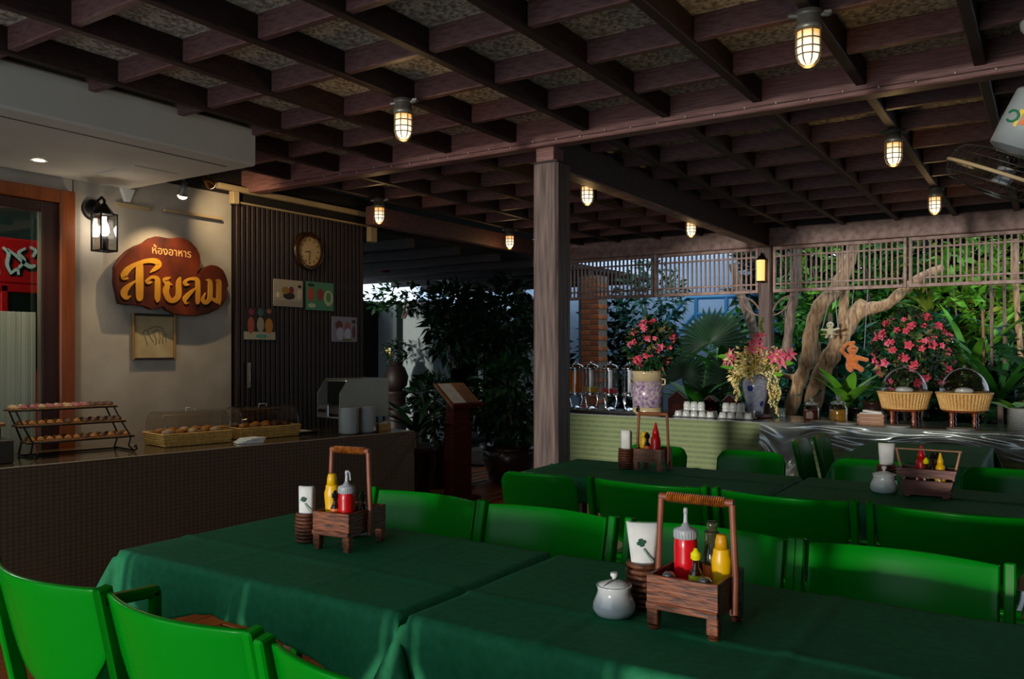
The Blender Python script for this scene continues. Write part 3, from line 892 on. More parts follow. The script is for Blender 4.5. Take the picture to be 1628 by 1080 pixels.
saucebottle('black capped sauce bottle in the wide flared caddy, right of two', (cx + .036, cy + .032, zb + .03), 1.15, m_black, m_oil)
napkin_cup('short cane cup behind the sugar pot at the right', 'flaring white napkin beside the wide flared caddy', (-.675, 4.36, ZT), .3, 1.12, 1.25, 0, False)
sugar_pot('white sugar pot beside the wide flared caddy', (-.665, 4.22, ZT), 1.12, .5, False)
# ================================================================== LAMPS ON THE JOISTS
def cagelamp(label, loc):
    t = thing('bulkhead_lamp', label, 'lamp', loc, .35, 'caged bulkhead lamps on the joists')
    m = M()
    m.lathe([(.052, 0), (.052, -.012), (.044, -.016), (.044, -.050), (.050, -.054), (.050, -.070), (.046, -.074)][::-1], 20)
    m.tube([(-.075, 0, -.012), (.075, 0, -.012)], .011, 8)
    m.box((.07, 0, -.008), (.03, .03, .016), bev=.003)
    m.build('mount', m_lampmetal, t)
    M().lathe([(0, -.205), (.014, -.203), (.028, -.192), (.038, -.172), (.0405, -.15), (.041, -.075)], 20).build('glass', m_lampglass, t)
    m = M()
    r = .0485
    for z in (-.078, -.110, -.142, -.170):
        rr = r if z > -.165 else r * .93
        m.tube([(rr * math.cos(q * PI / 8), rr * math.sin(q * PI / 8), z) for q in range(16)], .0028, 5, closed=True)
    for k in range(4):
        a = k * PI / 4 + .2
        pts = [(-r, -.07), (-r, -.16), (-r * .82, -.19), (-r * .4, -.209), (0, -.214), (r * .4, -.209), (r * .82, -.19), (r, -.16), (r, -.07)]
        m.tube([(x * math.cos(a), x * math.sin(a), z) for x, z in pts], .0028, 5)
    m.build('cage', m_cage, t)
    return t
c0 = cagelamp('caged ceiling lamp largest of all, top right of the room', (GX[8], 3.31, ZJ))
dup(c0, (GX[8], 5.36, ZJ), .6, 'caged ceiling lamp on the right, second along its joist after the largest')
dup(c0, (GX[8], 7.42, ZJ), .9, 'caged ceiling lamp on the right, farthest along its joist, near the fan')
dup(c0, (GX[4], 3.31, ZJ), .2, 'caged ceiling lamp left of the main beam, above the left foreground table')
dup(c0, (-2.93, 5.52, ZJ), .5, 'caged ceiling lamp just right of the top of the thick post')
dup(c0, (-2.91, 7.60, ZJ), .7, 'caged ceiling lamp under the long beam, above the left lattice screen')
dup(c0, (-4.86, 5.34, ZJ), .4, 'caged ceiling lamp at the right end of the slatted wall')
dup(c0, (-4.88, 7.42, ZJ), .8, 'caged ceiling lamp small and far, just left of the thick post')
for k, o in enumerate([o for o in bpy.data.objects if o.name.startswith('bulkhead_lamp')]):
    ld = bpy.data.lights.new('lamp_glow', 'POINT'); ld.energy = 1.6; ld.color = (1, .62, .25); ld.shadow_soft_size = .03
    lo = bpy.data.objects.new('lamp_glow', ld); C.objects.link(lo); lo.parent = o; lo.location = (0, 0, -.235)

# string of tiny lights along the main beam
m = M()
for k in range(42):
    x = -5.0 + k * .165
    m.ball((x, 4.352, 2.71 + .008 * math.sin(k * 2.3)), .0055, 6, 4)
t = thing('string_lights', 'string of tiny pale bulbs tacked along the lower edge of the main beam', 'lights', (0, 0, 0))
m.build('bulbs', mat('tiny_bulb', '#c9bfb2', None, .4), t)
M().tube([(-5.1, 4.356, 2.713), (-2, 4.356, 2.710), (1.95, 4.356, 2.713)], .003, 5).build('wire', m_joist, t)

# ================================================================== FAN
fc = Vector(on_y(1596, 280, 3.85))
right = Vector((COS, SIN, 0)); fwd = Vector((-SIN, COS, 0))
vr = (fc - Vector((0, 0, EYE))).normalized()
axis_f = (-.45 * right - .89 * Vector((0, 0, 1)))
axis_f = (axis_f - vr * axis_f.dot(vr) - vr * .03).normalized()
t = thing('orbit_fan', 'grey ceiling fan with a wire cage, cut off by the right edge', 'fan', fc, axis_f.to_track_quat('Z', 'Y').to_euler()[:])
RF = .215
m_wire = mat('fan_wire', '#4a453c', None, .4, metal=.7)
m = M(); m.tube([(RF * math.cos(q * PI / 24), RF * math.sin(q * PI / 24), 0) for q in range(48)], .0075, 8, closed=True)
m.build('rim', m_cream, t)
for nm, sg, dp in (('front_guard', 1, .075), ('rear_guard', -1, .085)):
    m = M()
    for k in range(40):
        a = 2 * PI * k / 40
        pts = [(RF, 0), (RF * .97, dp * .5), (RF * .85, dp * .85), (RF * .55, dp), (RF * .2, dp * 1.05)]
        m.tube([(r_ * math.cos(a), r_ * math.sin(a), sg * z) for r_, z in pts], .0013, 4)
    for r_, z in ((RF * .97, dp * .5), (RF * .6, dp * .98), (RF * .2, dp * 1.05)):
        m.tube([(r_ * math.cos(q * PI / 16), r_ * math.sin(q * PI / 16), sg * z) for q in range(32)], .002, 5, closed=True)
    m.build(nm, m_wire, t)
M().lathe([(0, .088), (.035, .085), (.04, .075), (0, .074)][::-1], 20).build('badge', m_greylid, t)
for k in range(3):
    m = M(); a0 = 2 * PI * k / 3
    def bl(u, v, a0=a0):
        r_ = .04 + u * .15; a = a0 + (v - .5) * (1.5 - .5 * u)
        return (r_ * math.cos(a), r_ * math.sin(a), (v - .5) * .05)
    m.grid(6, 6, bl)
    m.build('blade', mat('smoky_blade', '#3b2a24', None, .3), t)
M().lathe([(.0, .035), (.035, .03), (.035, -.03), (0, -.035)][::-1], 16).build('hub', m_greylid, t)
M().lathe([(.09, -.33), (.10, -.32), (.105, -.21), (.105, -.11), (.07, -.085)], 24).build('motor_housing', mat('fan_grey_enamel', '#8b9496', None, .35), t)
house = [o for o in bpy.data.objects if o.name == 'motor_housing'][0]
m_logo_y = mat('yellow_emblem', '#d8b41c', None, .5); m_logo_g = mat('green_emblem', '#17684a', None, .5)
lt = Matrix.Rotation(0, 4, 'X')
inv = axis_f.to_track_quat('Z', 'Y').inverted()
tocam = (inv @ (-Vector(fc) + Vector((0, 0, EYE)))).normalized()
ang = math.atan2(tocam.y, tocam.x)
def onhouse(a, z, d_): return ((.1052 + d_) * math.cos(ang + a), (.1052 + d_) * math.sin(ang + a), z)
m = M()
n = 16
ring = [(.30 * math.cos(2 * PI * k / n), .026 * math.sin(2 * PI * k / n) - .215) for k in range(n)]
ring2 = [(.19 * math.cos(2 * PI * k / n), .017 * math.sin(2 * PI * k / n) - .215) for k in range(n)]
for k in range(n):
    if k in (0, 1, 15): continue
    q = [ring[k], ring[(k + 1) % n], ring2[(k + 1) % n], ring2[k]]
    m.prism([(a + .72, b) for a, b in q], onhouse, .0, .002)
m.build('green_ring_print', m_logo_g, house)
m = M(); m.prism([(.0, -.245), (.52, -.245), (.52, -.18), (.0, -.18)], onhouse, .0, .0015); m.build('yellow_patch_print', m_logo_y, house)
m = M(); m.prism([(.10, -.238), (.28, -.238), (.36, -.19), (.18, -.19)], onhouse, .001, .003); m.build('orange_print', m_orange, house)
up_in_local = inv @ Vector((0, 0, 1))
hz = ZJ - fc.z
base = Vector((0, 0, -.31))
topw = Vector((fc.x, fc.y, 0)) + Vector((.12 * COS, .12 * SIN, ZJ))
toploc = inv @ (topw - fc)
M().tube([base, base + Vector((0, 0, -.08)), toploc], .016, 10).build('bracket', m_greylid, t)
M().ball(toploc, .05, 12, 8).build('ceiling_plate', m_greylid, t)

# ================================================================== THINGS ON THE SIGN WALL
XS = WX + .05
def sy(a, b):                         # sketch coordinates of the sign, spread on its own board
    p = on_x(170 + a / 7.2, 370 + b / 7.2, XS); return (p.y, p.z)
org = (XS, 3.72, 1.93)
t = thing('carved_sign', 'brown slab wood sign with golden Thai lettering on the pale wall', 'sign', org)
ol = [(60, 400), (75, 365), (120, 295), (200, 215), (300, 155), (400, 115), (470, 65), (540, 45), (620, 55), (720, 65), (800, 55), (880, 75), (950, 120), (1010, 180), (1045, 250), (1055, 340), (1035, 420), (1000, 500), (1045, 455), (1100, 400), (1180, 372), (1250, 385), (1310, 430), (1345, 500), (1365, 570), (1370, 620), (1340, 660), (1350, 740), (1310, 820), (1250, 880), (1140, 930), (1020, 955), (860, 950), (740, 935), (660, 895), (620, 850), (560, 870), (480, 885), (410, 850), (330, 835), (220, 830), (110, 815), (85, 700), (55, 560)]
ol2 = []
for i in range(len(ol)):
    p0, p1 = ol[i], ol[(i + 1) % len(ol)]
    ol2 += [p0, ((p0[0] + p1[0]) / 2 + R.uniform(-4, 4), (p0[1] + p1[1]) / 2 + R.uniform(-4, 4))]
def sfn(a, b, d_):
    y, z = sy(a, b); return (d_, y - org[1], z - org[2])
cen = (700, 560)
def inset(k): return [(cen[0] + (a - cen[0]) * k, cen[1] + (b - cen[1]) * k) for a, b in ol2]
m = M()
n = len(ol2)
rows = [[sfn(a, b, -.012) for a, b in inset(.97)], [sfn(a, b, 0) for a, b in ol2], [sfn(a, b, .018) for a, b in ol2], [sfn(a, b, .026) for a, b in inset(.975)]]
m.add([p for r_ in rows for p in r_], [(k * n + i, k * n + (i + 1) % n, (k + 1) * n + (i + 1) % n, (k + 1) * n + i) for k in range(3) for i in range(n)] + [tuple(range(n))[::-1], tuple(3 * n + i for i in range(n))])
slab = m.build('slab', m_signwood, t)
M().box((-.03, 0, 0), (.04, .3, .12)).build('wall_cleat', m_dark, t)
G = {
 's': [[(215, 528, 6), (165, 512, 34), (185, 452, 36), (255, 392, 26), (340, 350, 22), (440, 325, 26), (525, 330, 32), (560, 368, 36), (530, 412, 24), (462, 462, 3)],
       [(345, 352, 30), (343, 400, 42), (343, 640, 44), (345, 745, 38), (355, 782, 20)],
       [(322, 548, 6), (285, 566, 12), (222, 612, 24), (172, 672, 38), (172, 718, 36), (200, 748, 22), (248, 722, 3)]],
 'a': [[(492, 566, 3), (448, 572, 22), (425, 560, 16), (455, 528, 14), (505, 512, 18), (545, 535, 28), (548, 600, 33), (548, 745, 32), (545, 785, 18), (535, 797, 3)]],
 'y': [[(718, 600, 3), (668, 580, 24), (640, 548, 32), (672, 522, 14), (700, 516, 4)],
       [(640, 560, 22), (660, 610, 30), (645, 660, 34), (652, 710, 34), (680, 762, 32), (725, 782, 26), (772, 752, 30), (792, 700, 32), (792, 570, 28), (815, 512, 6)]],
 'l': [[(915, 598, 3), (872, 592, 22), (862, 568, 18), (900, 540, 14), (955, 530, 18), (1000, 545, 26), (1012, 610, 26), (1012, 780, 24), (1000, 820, 8)],
       [(992, 632, 4), (945, 672, 18), (888, 728, 26), (862, 768, 24), (872, 812, 10), (912, 800, 3)]],
 'm': [[(1108, 545, 6), (1145, 556, 22), (1154, 620, 26), (1152, 720, 26), (1138, 775, 22), (1095, 800, 26), (1068, 765, 18), (1100, 690, 4)],
       [(1152, 735, 10), (1185, 765, 20), (1240, 795, 24)],
       [(1222, 552, 8), (1252, 562, 26), (1255, 640, 27), (1253, 770, 26), (1258, 815, 12), (1262, 832, 2)]],
}
for g in G.values():
    m = M()
    for q, st in enumerate(g): m.ribbon(st, sfn, .02, .034 - q * .0007)
    m.build('letter', m_goldletter, slab)
# small line of writing above, set in a built-in typeface
cu = bpy.data.curves.new('small_writing', 'FONT')
cu.body = 'ห้องอาหาร'
cu.size = .12; cu.extrude = .002; cu.offset = .0008
to = bpy.data.objects.new('small_writing', cu); C.objects.link(to)
bpy.context.view_layer.update()
tm = bpy.data.meshes.new_from_object(to.evaluated_get(bpy.context.evaluated_depsgraph_get()))
bpy.data.objects.remove(to)
xs = [v.co.x for v in tm.vertices] or [0, 1]; ys = [v.co.y for v in tm.vertices] or [0, 1]
(ya, za), (yb, zb2) = sy(492, 275), sy(938, 150)
zmid = (sy(700, 212)[1]); wv = yb - ya
k = wv / (max(xs) - min(xs)); h_ = max(ys) - min(ys)
for v in tm.vertices:
    x, y, z = v.co
    v.co = (.027 + z * .5, ya + (x - min(xs)) * k - org[1], zmid + (y - min(ys) - h_ / 2) * k - org[2])
tm.materials.append(mat('faded_gold_paint', '#b98a52', None, .5))
link('small_writing', tm, slab)

# framed sketch under the sign
p = on_x(208, 498, WX); q = on_x(277, 572, WX)
wf, hf = q.y - p.y, p.z - q.z
t = thing('framed_sketch', 'small square framed line drawing hanging under the carved sign', 'picture', (WX + .002, (p.y + q.y) / 2, (p.z + q.z) / 2))
for nm, c, d_ in (('frame_bar', (0, -wf / 2 + .008), (.016, hf)), ('frame_bar', (0, wf / 2 - .008), (.016, hf))):
    M().box((.012, c[1], 0), (.022, d_[0], d_[1]), bev=.003).build(nm, mat('gilt_frame', '#8a6628', None, .4), t)
for s_ in (-1, 1): M().box((.012, 0, s_ * (hf / 2 - .008)), (.022, wf - .032, .016), bev=.003).build('frame_bar', m_dark, t)
M().box((.004, 0, 0), (.006, wf - .02, hf - .02)).build('paper', mat('yellowed_paper', '#a8946a', '#b5a57c', .8, 9), t)
m = M()
for st in ([(-.09, .02), (-.06, .05), (-.03, .0), (.0, -.04)], [(-.07, .0), (-.05, -.06)], [(-.01, .03), (.03, .05), (.05, .0), (.04, -.05)], [(.0, .02), (.02, -.03), (.01, -.06)], [(.06, .05), (.09, .03), (.10, -.04)], [(.075, .02), (.07, -.05)], [(-.05, .05), (.02, .075), (.08, .06)]):
    m.ribbon([(a, b, .0035) for a, b in st], lambda a, b, d_: (d_, a, b), .0068, .0078)
m.build('ink_lines', mat('ink_line', '#6d6058', None, .8), t)

# wall lantern
p = on_x(146, 334, WX)
t = thing('wall_lantern', 'black iron lantern with glass panes on the wall beside the door', 'lantern', (WX, p.y, p.z))
m = M(); m.lathe([(.072, 0), (.072, .010), (.05, .022), (.02, .026), (0, .027)], 24)
m.v = [(z, y, x) for x, y, z in m.v]
m.build('backplate', m_blackmetal, t)
M().tube([(.01, 0, .0), (.06, 0, .05), (.12, 0, .075), (.15, 0, .05), (.15, 0, .028)], .009, 8).build('arm', m_blackmetal, t)
m = M(); m.lathe([(.018, .028), (.03, .012), (.075, -.035), (.082, -.045)][::-1], 4, (.15, 0, 0), smooth=False)
m.lathe([(.0, .05), (.010, .044), (.010, .034), (.005, .028)][::-1], 8, (.15, 0, 0))
m.build('roof', m_blackmetal, t)
for sx in (-1, 1):
    for s_ in (-1, 1): M().box((.15 + sx * .056, s_ * .056, -.165), (.009, .009, .25), bev=.001).build('corner_bar', m_blackmetal, t)
m = M()
for z in (-.045, -.288):
    for s_ in (-1, 1):
        m.box((.15 + s_ * .056, 0, z), (.009, .112, .009)); m.box((.15, s_ * .056, z), (.112, .009, .009))
m.build('ring_bars', m_blackmetal, t)
for s_ in (-1, 1):
    M().box((.15 + s_ * .054, 0, -.166), (.002, .104, .236)).build('glass_pane', m_clear, t)
    M().box((.15, s_ * .054, -.166), (.104, .002, .236)).build('glass_pane', m_clear, t)
M().lathe([(.0, -.19), (.02, -.185), (.031, -.16), (.028, -.125), (.014, -.09), (.014, -.06)], 16, (.15, 0, 0)).build('bulb', mat('lit_white_bulb', (1, .93, .82, 1), None, .4, emit=14), t)
M().lathe([(.013, -.29), (.013, -.19)], 10, (.15, 0, 0)).build('candle_tube', m_black, t)
ld = bpy.data.lights.new('lantern_glow', 'POINT'); ld.energy = 17; ld.color = (1, .84, .64); ld.shadow_soft_size = .04
lo = bpy.data.objects.new('lantern_glow', ld); C.objects.link(lo); lo.parent = t; lo.location = (.15, 0, -.14)

# spot lamps under the canopy end, and the downlight in the canopy
def spot(label, px, py, X, gold, aim, energy, name='spot_lamp'):
    p = on_x(px, py, X)
    t = thing(name, label, 'lamp', (p.x, p.y, p.z))
    dirv = (Vector(aim) - p).normalized()
    m = M(); m.T = dirv.to_track_quat('-Z', 'Y').to_matrix().to_4x4()
    m.lathe([(.036, -.05), (.034, -.03), (.022, .0), (.018, .05), (.0, .055)], 16)
    m.build('reflector', mat('gold_reflector', '#8a5a20', None, .3, metal=.7) if gold else m_lampmetal, t)
    m = M(); m.T = dirv.to_track_quat('-Z', 'Y').to_matrix().to_4x4()
    m.ball((0, 0, -.052), (.033, .033, .024), 12, 8)
    m.build('lens', mat('lit_lens_' + ('gold' if gold else 'white'), (1, .8, .55, 1), None, .4, emit=3 if gold else 10), t)
    M().tube([(0, 0, .03), (0, 0, 2.856 - p.z)], .008, 6).build('stem', m_lampmetal, t)
    if energy:
        ld = bpy.data.lights.new('spot_beam', 'SPOT'); ld.energy = energy; ld.color = (1, .74, .42); ld.spot_size = math.radians(95); ld.spot_blend = .9; ld.shadow_soft_size = .012
        lo = bpy.data.objects.new('spot_beam', ld); C.objects.link(lo)
        lo.location = p + dirv * .10; lo.rotation_euler = dirv.to_track_quat('-Z', 'Y').to_euler()
        lo.parent = t; lo.matrix_parent_inverse = Matrix.Translation(p).inverted()
    return t
spot('small white spot lamp hanging above the carved sign', 292, 300, -5.08, False, (WX - .1, 3.66, 1.35), 34)
spot('golden spot lamp above the right part of the pale wall', 330, 288, -4.95, True, (WX, 4.6, 2.3), 22)
p = on_z(62, 254, 2.557)
t = thing('downlight', 'small round recessed downlight glowing in the canopy underside', 'lamp', (p.x, p.y, 2.557))
M().lathe([(.045, -.006), (.045, 0), (.03, 0.001)], 20, cap=False).build('trim_ring', m_white, t)
M().lathe([(0, -.003), (.032, -.004)], 20).build('lens', mat('lit_downlight', (1, .85, .66, 1), None, .4, emit=9), t)
ld = bpy.data.lights.new('downlight_beam', 'SPOT'); ld.energy = 30; ld.color = (1, .8, .55); ld.spot_size = math.radians(110); ld.spot_blend = .8; ld.shadow_soft_size = .03
lo = bpy.data.objects.new('downlight_beam', ld); C.objects.link(lo); lo.parent = t; lo.location = (0, 0, -.02)
# triangular white pennant-like bracket and bar at the wall top
p = on_x(200, 308, WX)
t = thing('wall_sensor', 'small white wedge shaped sensor at the top of the pale wall', 'sensor', (WX, p.y, p.z))
m = M(); m.prism([(-.05, .03), (.05, .03), (.01, -.06), (-.015, -.06)], lambda a, b, d_: (d_, a, b), 0, .035); m.build('housing', m_white, t)
M().box((.01, .05, -.085), (.02, .26, .03), bev=.003).build('mounting_bar', m_cream, t)

# clock
p = on_x(491, 400, WX + .045)
t = thing('wall_clock', 'round wooden wall clock on the dark slatted wall', 'clock', (WX + .04, p.y, p.z))
def ax(m):
    m.v = [(z, -y, x) for x, y, z in m.v]; return m
r_ = .125
m = M(); m.lathe([(r_ + .045, 0), (r_ + .045, .012), (r_ + .03, .026), (r_ + .005, .028), (r_, .016), (r_ - .001, .010)], 32, cap=False); ax(m).build('rim', mat('clock_rim_wood', '#2b170c', '#3d2412', .3, 6, coat=.4), t)
m = M(); m.lathe([(r_ + .01, .006), (r_ + .01, .014), (0, .015)], 32); ax(m).build('dial', mat('aged_clock_dial', '#a8906a', '#b39c78', .6, 5), t)
dial = [o for o in bpy.data.objects if o.name == 'dial'][0]
mk = mat('clock_ink', '#3b2a1c', None, .6)
m = M()
for k in range(12):
    a = k * PI / 6
    m.box((.0165, .10 * math.sin(a), .10 * math.cos(a)), (.002, .007, .018), Matrix.Rotation(-a, 3, 'X'))
m.build('hour_marks', mk, dial)
for nm, a, L, wd in (('hour_hand', math.radians(262), .055, .009), ('minute_hand', math.radians(186), .085, .006)):
    M().box((.018 if L < .06 else .020, L / 2 * math.sin(a), L / 2 * math.cos(a)), (.0015, wd, L), Matrix.Rotation(-a, 3, 'X')).build(nm, mk, dial)

# four picture menus on the slats
def poster(label, x0, y0, x1, y1, base, shapes):
    X = WX + .042
    p, q = on_x(x0, y0, X), on_x(x1, y1, X)
    wd, ht = q.y - p.y, p.z - q.z
    t = thing('menu_print', label, 'poster', (X, (p.y + q.y) / 2, (p.z + q.z) / 2), 0, 'picture prints on the slatted wall')
    sh = M().box((.002, 0, 0), (.006, wd, ht), bev=.001).build('sheet', base, t)
    for k, (nm, cc, cx_, cy_, rx, ry, sides) in enumerate(shapes):
        n = sides if sides > 0 else 16
        a0 = PI / 4 if n == 4 else 0
        m = M(); m.prism([(wd * (cx_ + rx * math.cos(a0 + 2 * PI * i / n)), ht * (cy_ + ry * math.sin(a0 + 2 * PI * i / n))) for i in range(n)], lambda a, b, d_: (d_, a, b), .0045, .0055 + .0004 * k)
        m.build(nm, pm(cc), sh)
PM = {}
def pm(c):
    if c not in PM: PM[c] = mat('print_ink_' + str(len(PM)), c, None, .6)
    return PM[c]
poster('pale print of a dark bowl with a drink on the slatted wall, upper left', 434, 443, 481, 489, pm('#a09684'), [('table_print', '#8f8578', 0, -.38, .7, .14, 4), ('bowl_print', '#1d1a18', .02, -.10, .20, .14, 0), ('food_print', '#8a6a20', -.10, .10, .13, .14, 0), ('food_print', '#6d2320', .10, .12, .08, .14, 0), ('glass_print', '#e6cf9a', -.36, -.08, .06, .12, 4), ('bottle_print', '#b5ae9c', .39, -.02, .10, .26, 4), ('cap_print', '#1a1a1a', .38, .28, .07, .07, 4)])
poster('green print of three tall iced drinks on the slatted wall, upper right', 486, 447, 530, 495, pm('#3f7d5e'), [('drink_print', '#a8442c', -.33, .05, .11, .26, 0), ('drink_print', '#8a2f28', .0, .06, .11, .22, 0), ('drink_print', '#a4b48a', .30, -.05, .17, .28, 0), ('drink_print', '#4f7f4a', .30, -.02, .09, .18, 0), ('saucer_print', '#9fb3a0', -.30, -.34, .14, .08, 0), ('leaf_print', '#1d2a22', -.33, .38, .12, .06, 0)])
poster('dark print of three ice cream glasses on the slatted wall, lower left', 386, 488, 438, 541, pm('#241a18'), [('table_print', '#a39c84', 0, -.37, .68, .17, 4), ('glass_print', '#9c4a34', -.27, -.05, .10, .26, 0), ('glass_print', '#8f8a74', .02, -.03, .11, .24, 0), ('glass_print', '#a8702c', .28, -.06, .12, .24, 0), ('light_print', '#7a2433', -.26, .36, .08, .10, 0), ('light_print', '#2c5a58', .02, .36, .09, .12, 0), ('light_print', '#8c5a3a', .28, .40, .07, .07, 0), ('plate_print', '#4f8f7c', .05, -.38, .18, .06, 0)])
poster('pale bluish print of tall drinks on the slatted wall, lower right', 527, 503, 567, 544, pm('#7d7f92'), [('drink_print', '#5c3038', -.22, .16, .15, .18, 0), ('drink_print', '#a0a4bc', -.18, -.18, .14, .26, 0), ('drink_print', '#8a5044', .10, .10, .12, .2, 0), ('drink_print', '#a9aec4', .12, -.2, .12, .25, 0), ('drink_print', '#5f2f3c', .36, -.10, .07, .26, 0), ('leaf_print', '#5b6a3a', .10, -.42, .2, .05, 0), ('straw_print', '#2f3644', .36, .32, .10, .10, 4)])
# ================================================================== LEFT BUFFET COUNTER
def bandcloth(name, a, b, c, zs=130, xs=60):
    m = mat(name, a, None, .6)
    nt = m.node_tree; N = nt.nodes; L = nt.links
    tc = N.new('ShaderNodeTexCoord'); sep = N.new('ShaderNodeSeparateXYZ'); L.new(tc.outputs['Object'], sep.inputs[0])
    def wave(sock, k):
        mu = N.new('ShaderNodeMath'); mu.operation = 'MULTIPLY'; mu.inputs[1].default_value = k; L.new(sock, mu.inputs[0])
        si = N.new('ShaderNodeMath'); si.operation = 'SINE'; L.new(mu.outputs[0], si.inputs[0])
        ma = N.new('ShaderNodeMapRange'); ma.inputs[1].default_value = -.6; ma.inputs[2].default_value = .6; L.new(si.outputs[0], ma.inputs[0])
        return ma.outputs[0]
    wz, wx = wave(sep.outputs['Z'], zs), wave(sep.outputs['X'], xs)
    wy = wave(sep.outputs['Y'], xs)
    ns_ = N.new('ShaderNodeTexNoise'); ns_.inputs['Scale'].default_value = 22; L.new(tc.outputs['Object'], ns_.inputs['Vector'])
    def mix(f, A, B):
        x = N.new('ShaderNodeMix'); x.data_type = 'RGBA'; L.new(f, x.inputs[0])
        for i, q in ((6, A), (7, B)):
            if isinstance(q, str): x.inputs[i].default_value = srgb(q)
            else: L.new(q, x.inputs[i])
        return x.outputs[2]
    mu2 = N.new('ShaderNodeMath'); mu2.operation = 'MULTIPLY'; L.new(wx, mu2.inputs[0]); L.new(wy, mu2.inputs[1])
    o1 = mix(mu2.outputs[0], b, c)
    o2 = mix(wz, a, o1)
    o3 = mix(ns_.outputs['Fac'], o2, o1)
    L.new(o3, N['Principled BSDF'].inputs['Base Color'])
    return m
m_brocade = bandcloth('brown_brocade', '#3a2a1c', '#5a4632', '#4a3826', 260, 220)
m_brocade.node_tree.nodes['Principled BSDF'].inputs['Coat Weight'].default_value = .5
m_brocade.node_tree.nodes['Principled BSDF'].inputs['Coat Roughness'].default_value = .22
m_greencloth = bandcloth('green_striped_brocade', '#4b5d3c', '#7a8958', '#5a6e46', 135, 160)
CA, CR = Vector((-4.67, 2.18, 0)), -0.1688
def cl(d, s, z=.80):                     # a point d metres behind the front edge and s metres along it
    return Vector((CA.x - .986 * d + .168 * s, CA.y + .168 * d + .986 * s, z))
t = thing('buffet_counter', 'long buffet counter draped in dark brown patterned cloth, along the left wall', 'counter', CA, CR)
S0, S1, DP = -1.1, 2.86, .72
M().box((-DP / 2, (S0 + S1) / 2, .785), (DP, S1 - S0, .03), bev=.004).build('top', mat('glossy_counter_top', '#4a3c2e', '#5c4c3a', .18, 3, coat=.4), t)
m = M()
m.box((-DP / 2, (S0 + S1) / 2, .38), (DP - .06, S1 - S0 - .06, .76)); m.build('carcass', m_dark, t)
def skirt(u, v):
    y = S0 + (S1 - S0) * u; z = .786 * (1 - v) + .01
    e = max(0, (y - (S1 - .55)) / .55)
    q = (S1 - y) * .75 + (z - .8) * .66
    wr = .012 * e * e * math.sin(q * 40 + 3 * y) * math.exp(-((q - .02) / .16) ** 2)
    return (.004 + .010 * v + wr + .004 * math.sin(y * 9) * v, y, z)
m = M(); m.grid(170, 40, skirt, flip=True); m.build('front_cloth', m_brocade, t)
m = M(); m.grid(16, 8, lambda u, v: (-DP * u + .004, S1 + .004 + .012 * v + .006 * v * math.sin(u * 14), .786 * (1 - v) + .01)); m.build('end_cloth', m_brocade, t)
M().box((.004, (S0 + S1) / 2, .799), (.012, S1 - S0, .006), bev=.002).build('edge_piping', mat('pale_piping', '#9c8a70', None, .5), t)

def at(label, name, cat, d, s, z=.801, rz=0, group=None):
    return thing(name, label, cat, cl(d, s, z), CR + rz, group)
# three tier rack with rows of pastries
t = at('black wire three tier rack carrying rows of small pastries', 'tiered_rack', 'rack', .36, .52)
TL = .60
tiers = [(.02, .0, .095), (-.06, -.02, .185), (-.14, -.04, .275)]
for x, y, z in tiers:
    M().box((x, y, z), (.13, TL, .010), bev=.002).build('tray', mat('wooden_serving_board', '#6d4420', '#8a5c30', .5, 6), t)
    M().tube([(x + .07, y - TL / 2, z - .006), (x + .07, y + TL / 2, z - .006), (x - .07, y + TL / 2, z - .006), (x - .07, y - TL / 2, z - .006)], .004, 6, closed=True).build('tray_frame', m_blackmetal, t)
for sg in (-1, 1):
    y = sg * TL * .46
    m = M()
    m.tube([(.14, y, .006), (.06, y, .03), (.09, y, .09), (.0, y - .02, .18), (-.07, y - .04, .27)], .0055, 6)
    m.tube([(.14, y, .006), (-.16, y, .006), (-.10, y, .09), (-.20, y - .04, .27)], .0055, 6)
    m.tube([(.14, y, .006), (.18, y, .02), (.165, y, .045), (.145, y, .03)], .0055, 6)
    m.build('side_frame', m_blackmetal, t)
M().tube([(-.10, -TL * .46, .006), (-.10, TL * .46, .006)], .0055, 6).build('base_rod', m_blackmetal, t)
pm_ = [mat('pastry_' + n, a, b, .6, 40) for n, a, b in (('golden', '#b5762a', '#7a4414'), ('brown', '#5d3218', '#3a1d0c'), ('pink', '#b06a6c', '#8a3f44'), ('cream', '#c9ab82', '#a07848'))]
pmes = []
for k, mm in enumerate(pm_):
    m = M(); m.lathe([(.016, 0), (.021, .005), (.019, .014), (.009, .022), (0, .024)], 10); pmes.append(m.mesh('pastry', mm))
for ti, (x, y, z) in enumerate(tiers):
    for row in range(2):
        for k in range(12):
            kind = (0, 0, 0, 1)[R.randrange(4)] if ti < 2 else (2, 3, 2, 1)[R.randrange(4)]
            if ti > 0 and k > 8: kind = 1
            q = cl(.36 - (x + (row - .5) * .06), .52 + y - TL / 2 + .03 + k * .049, .801 + z + .0055)
            o = link('pastry', pmes[kind], None, q)
            tag(o, ('small golden or brown pastry on the lowest tier of the rack', 'small golden pastry on the middle tier of the rack', 'small pink, cream or brown pastry on the top tier of the rack')[ti], 'pastry', ('pastries on the lowest tier', 'pastries on the middle tier', 'pastries on the top tier')[ti])
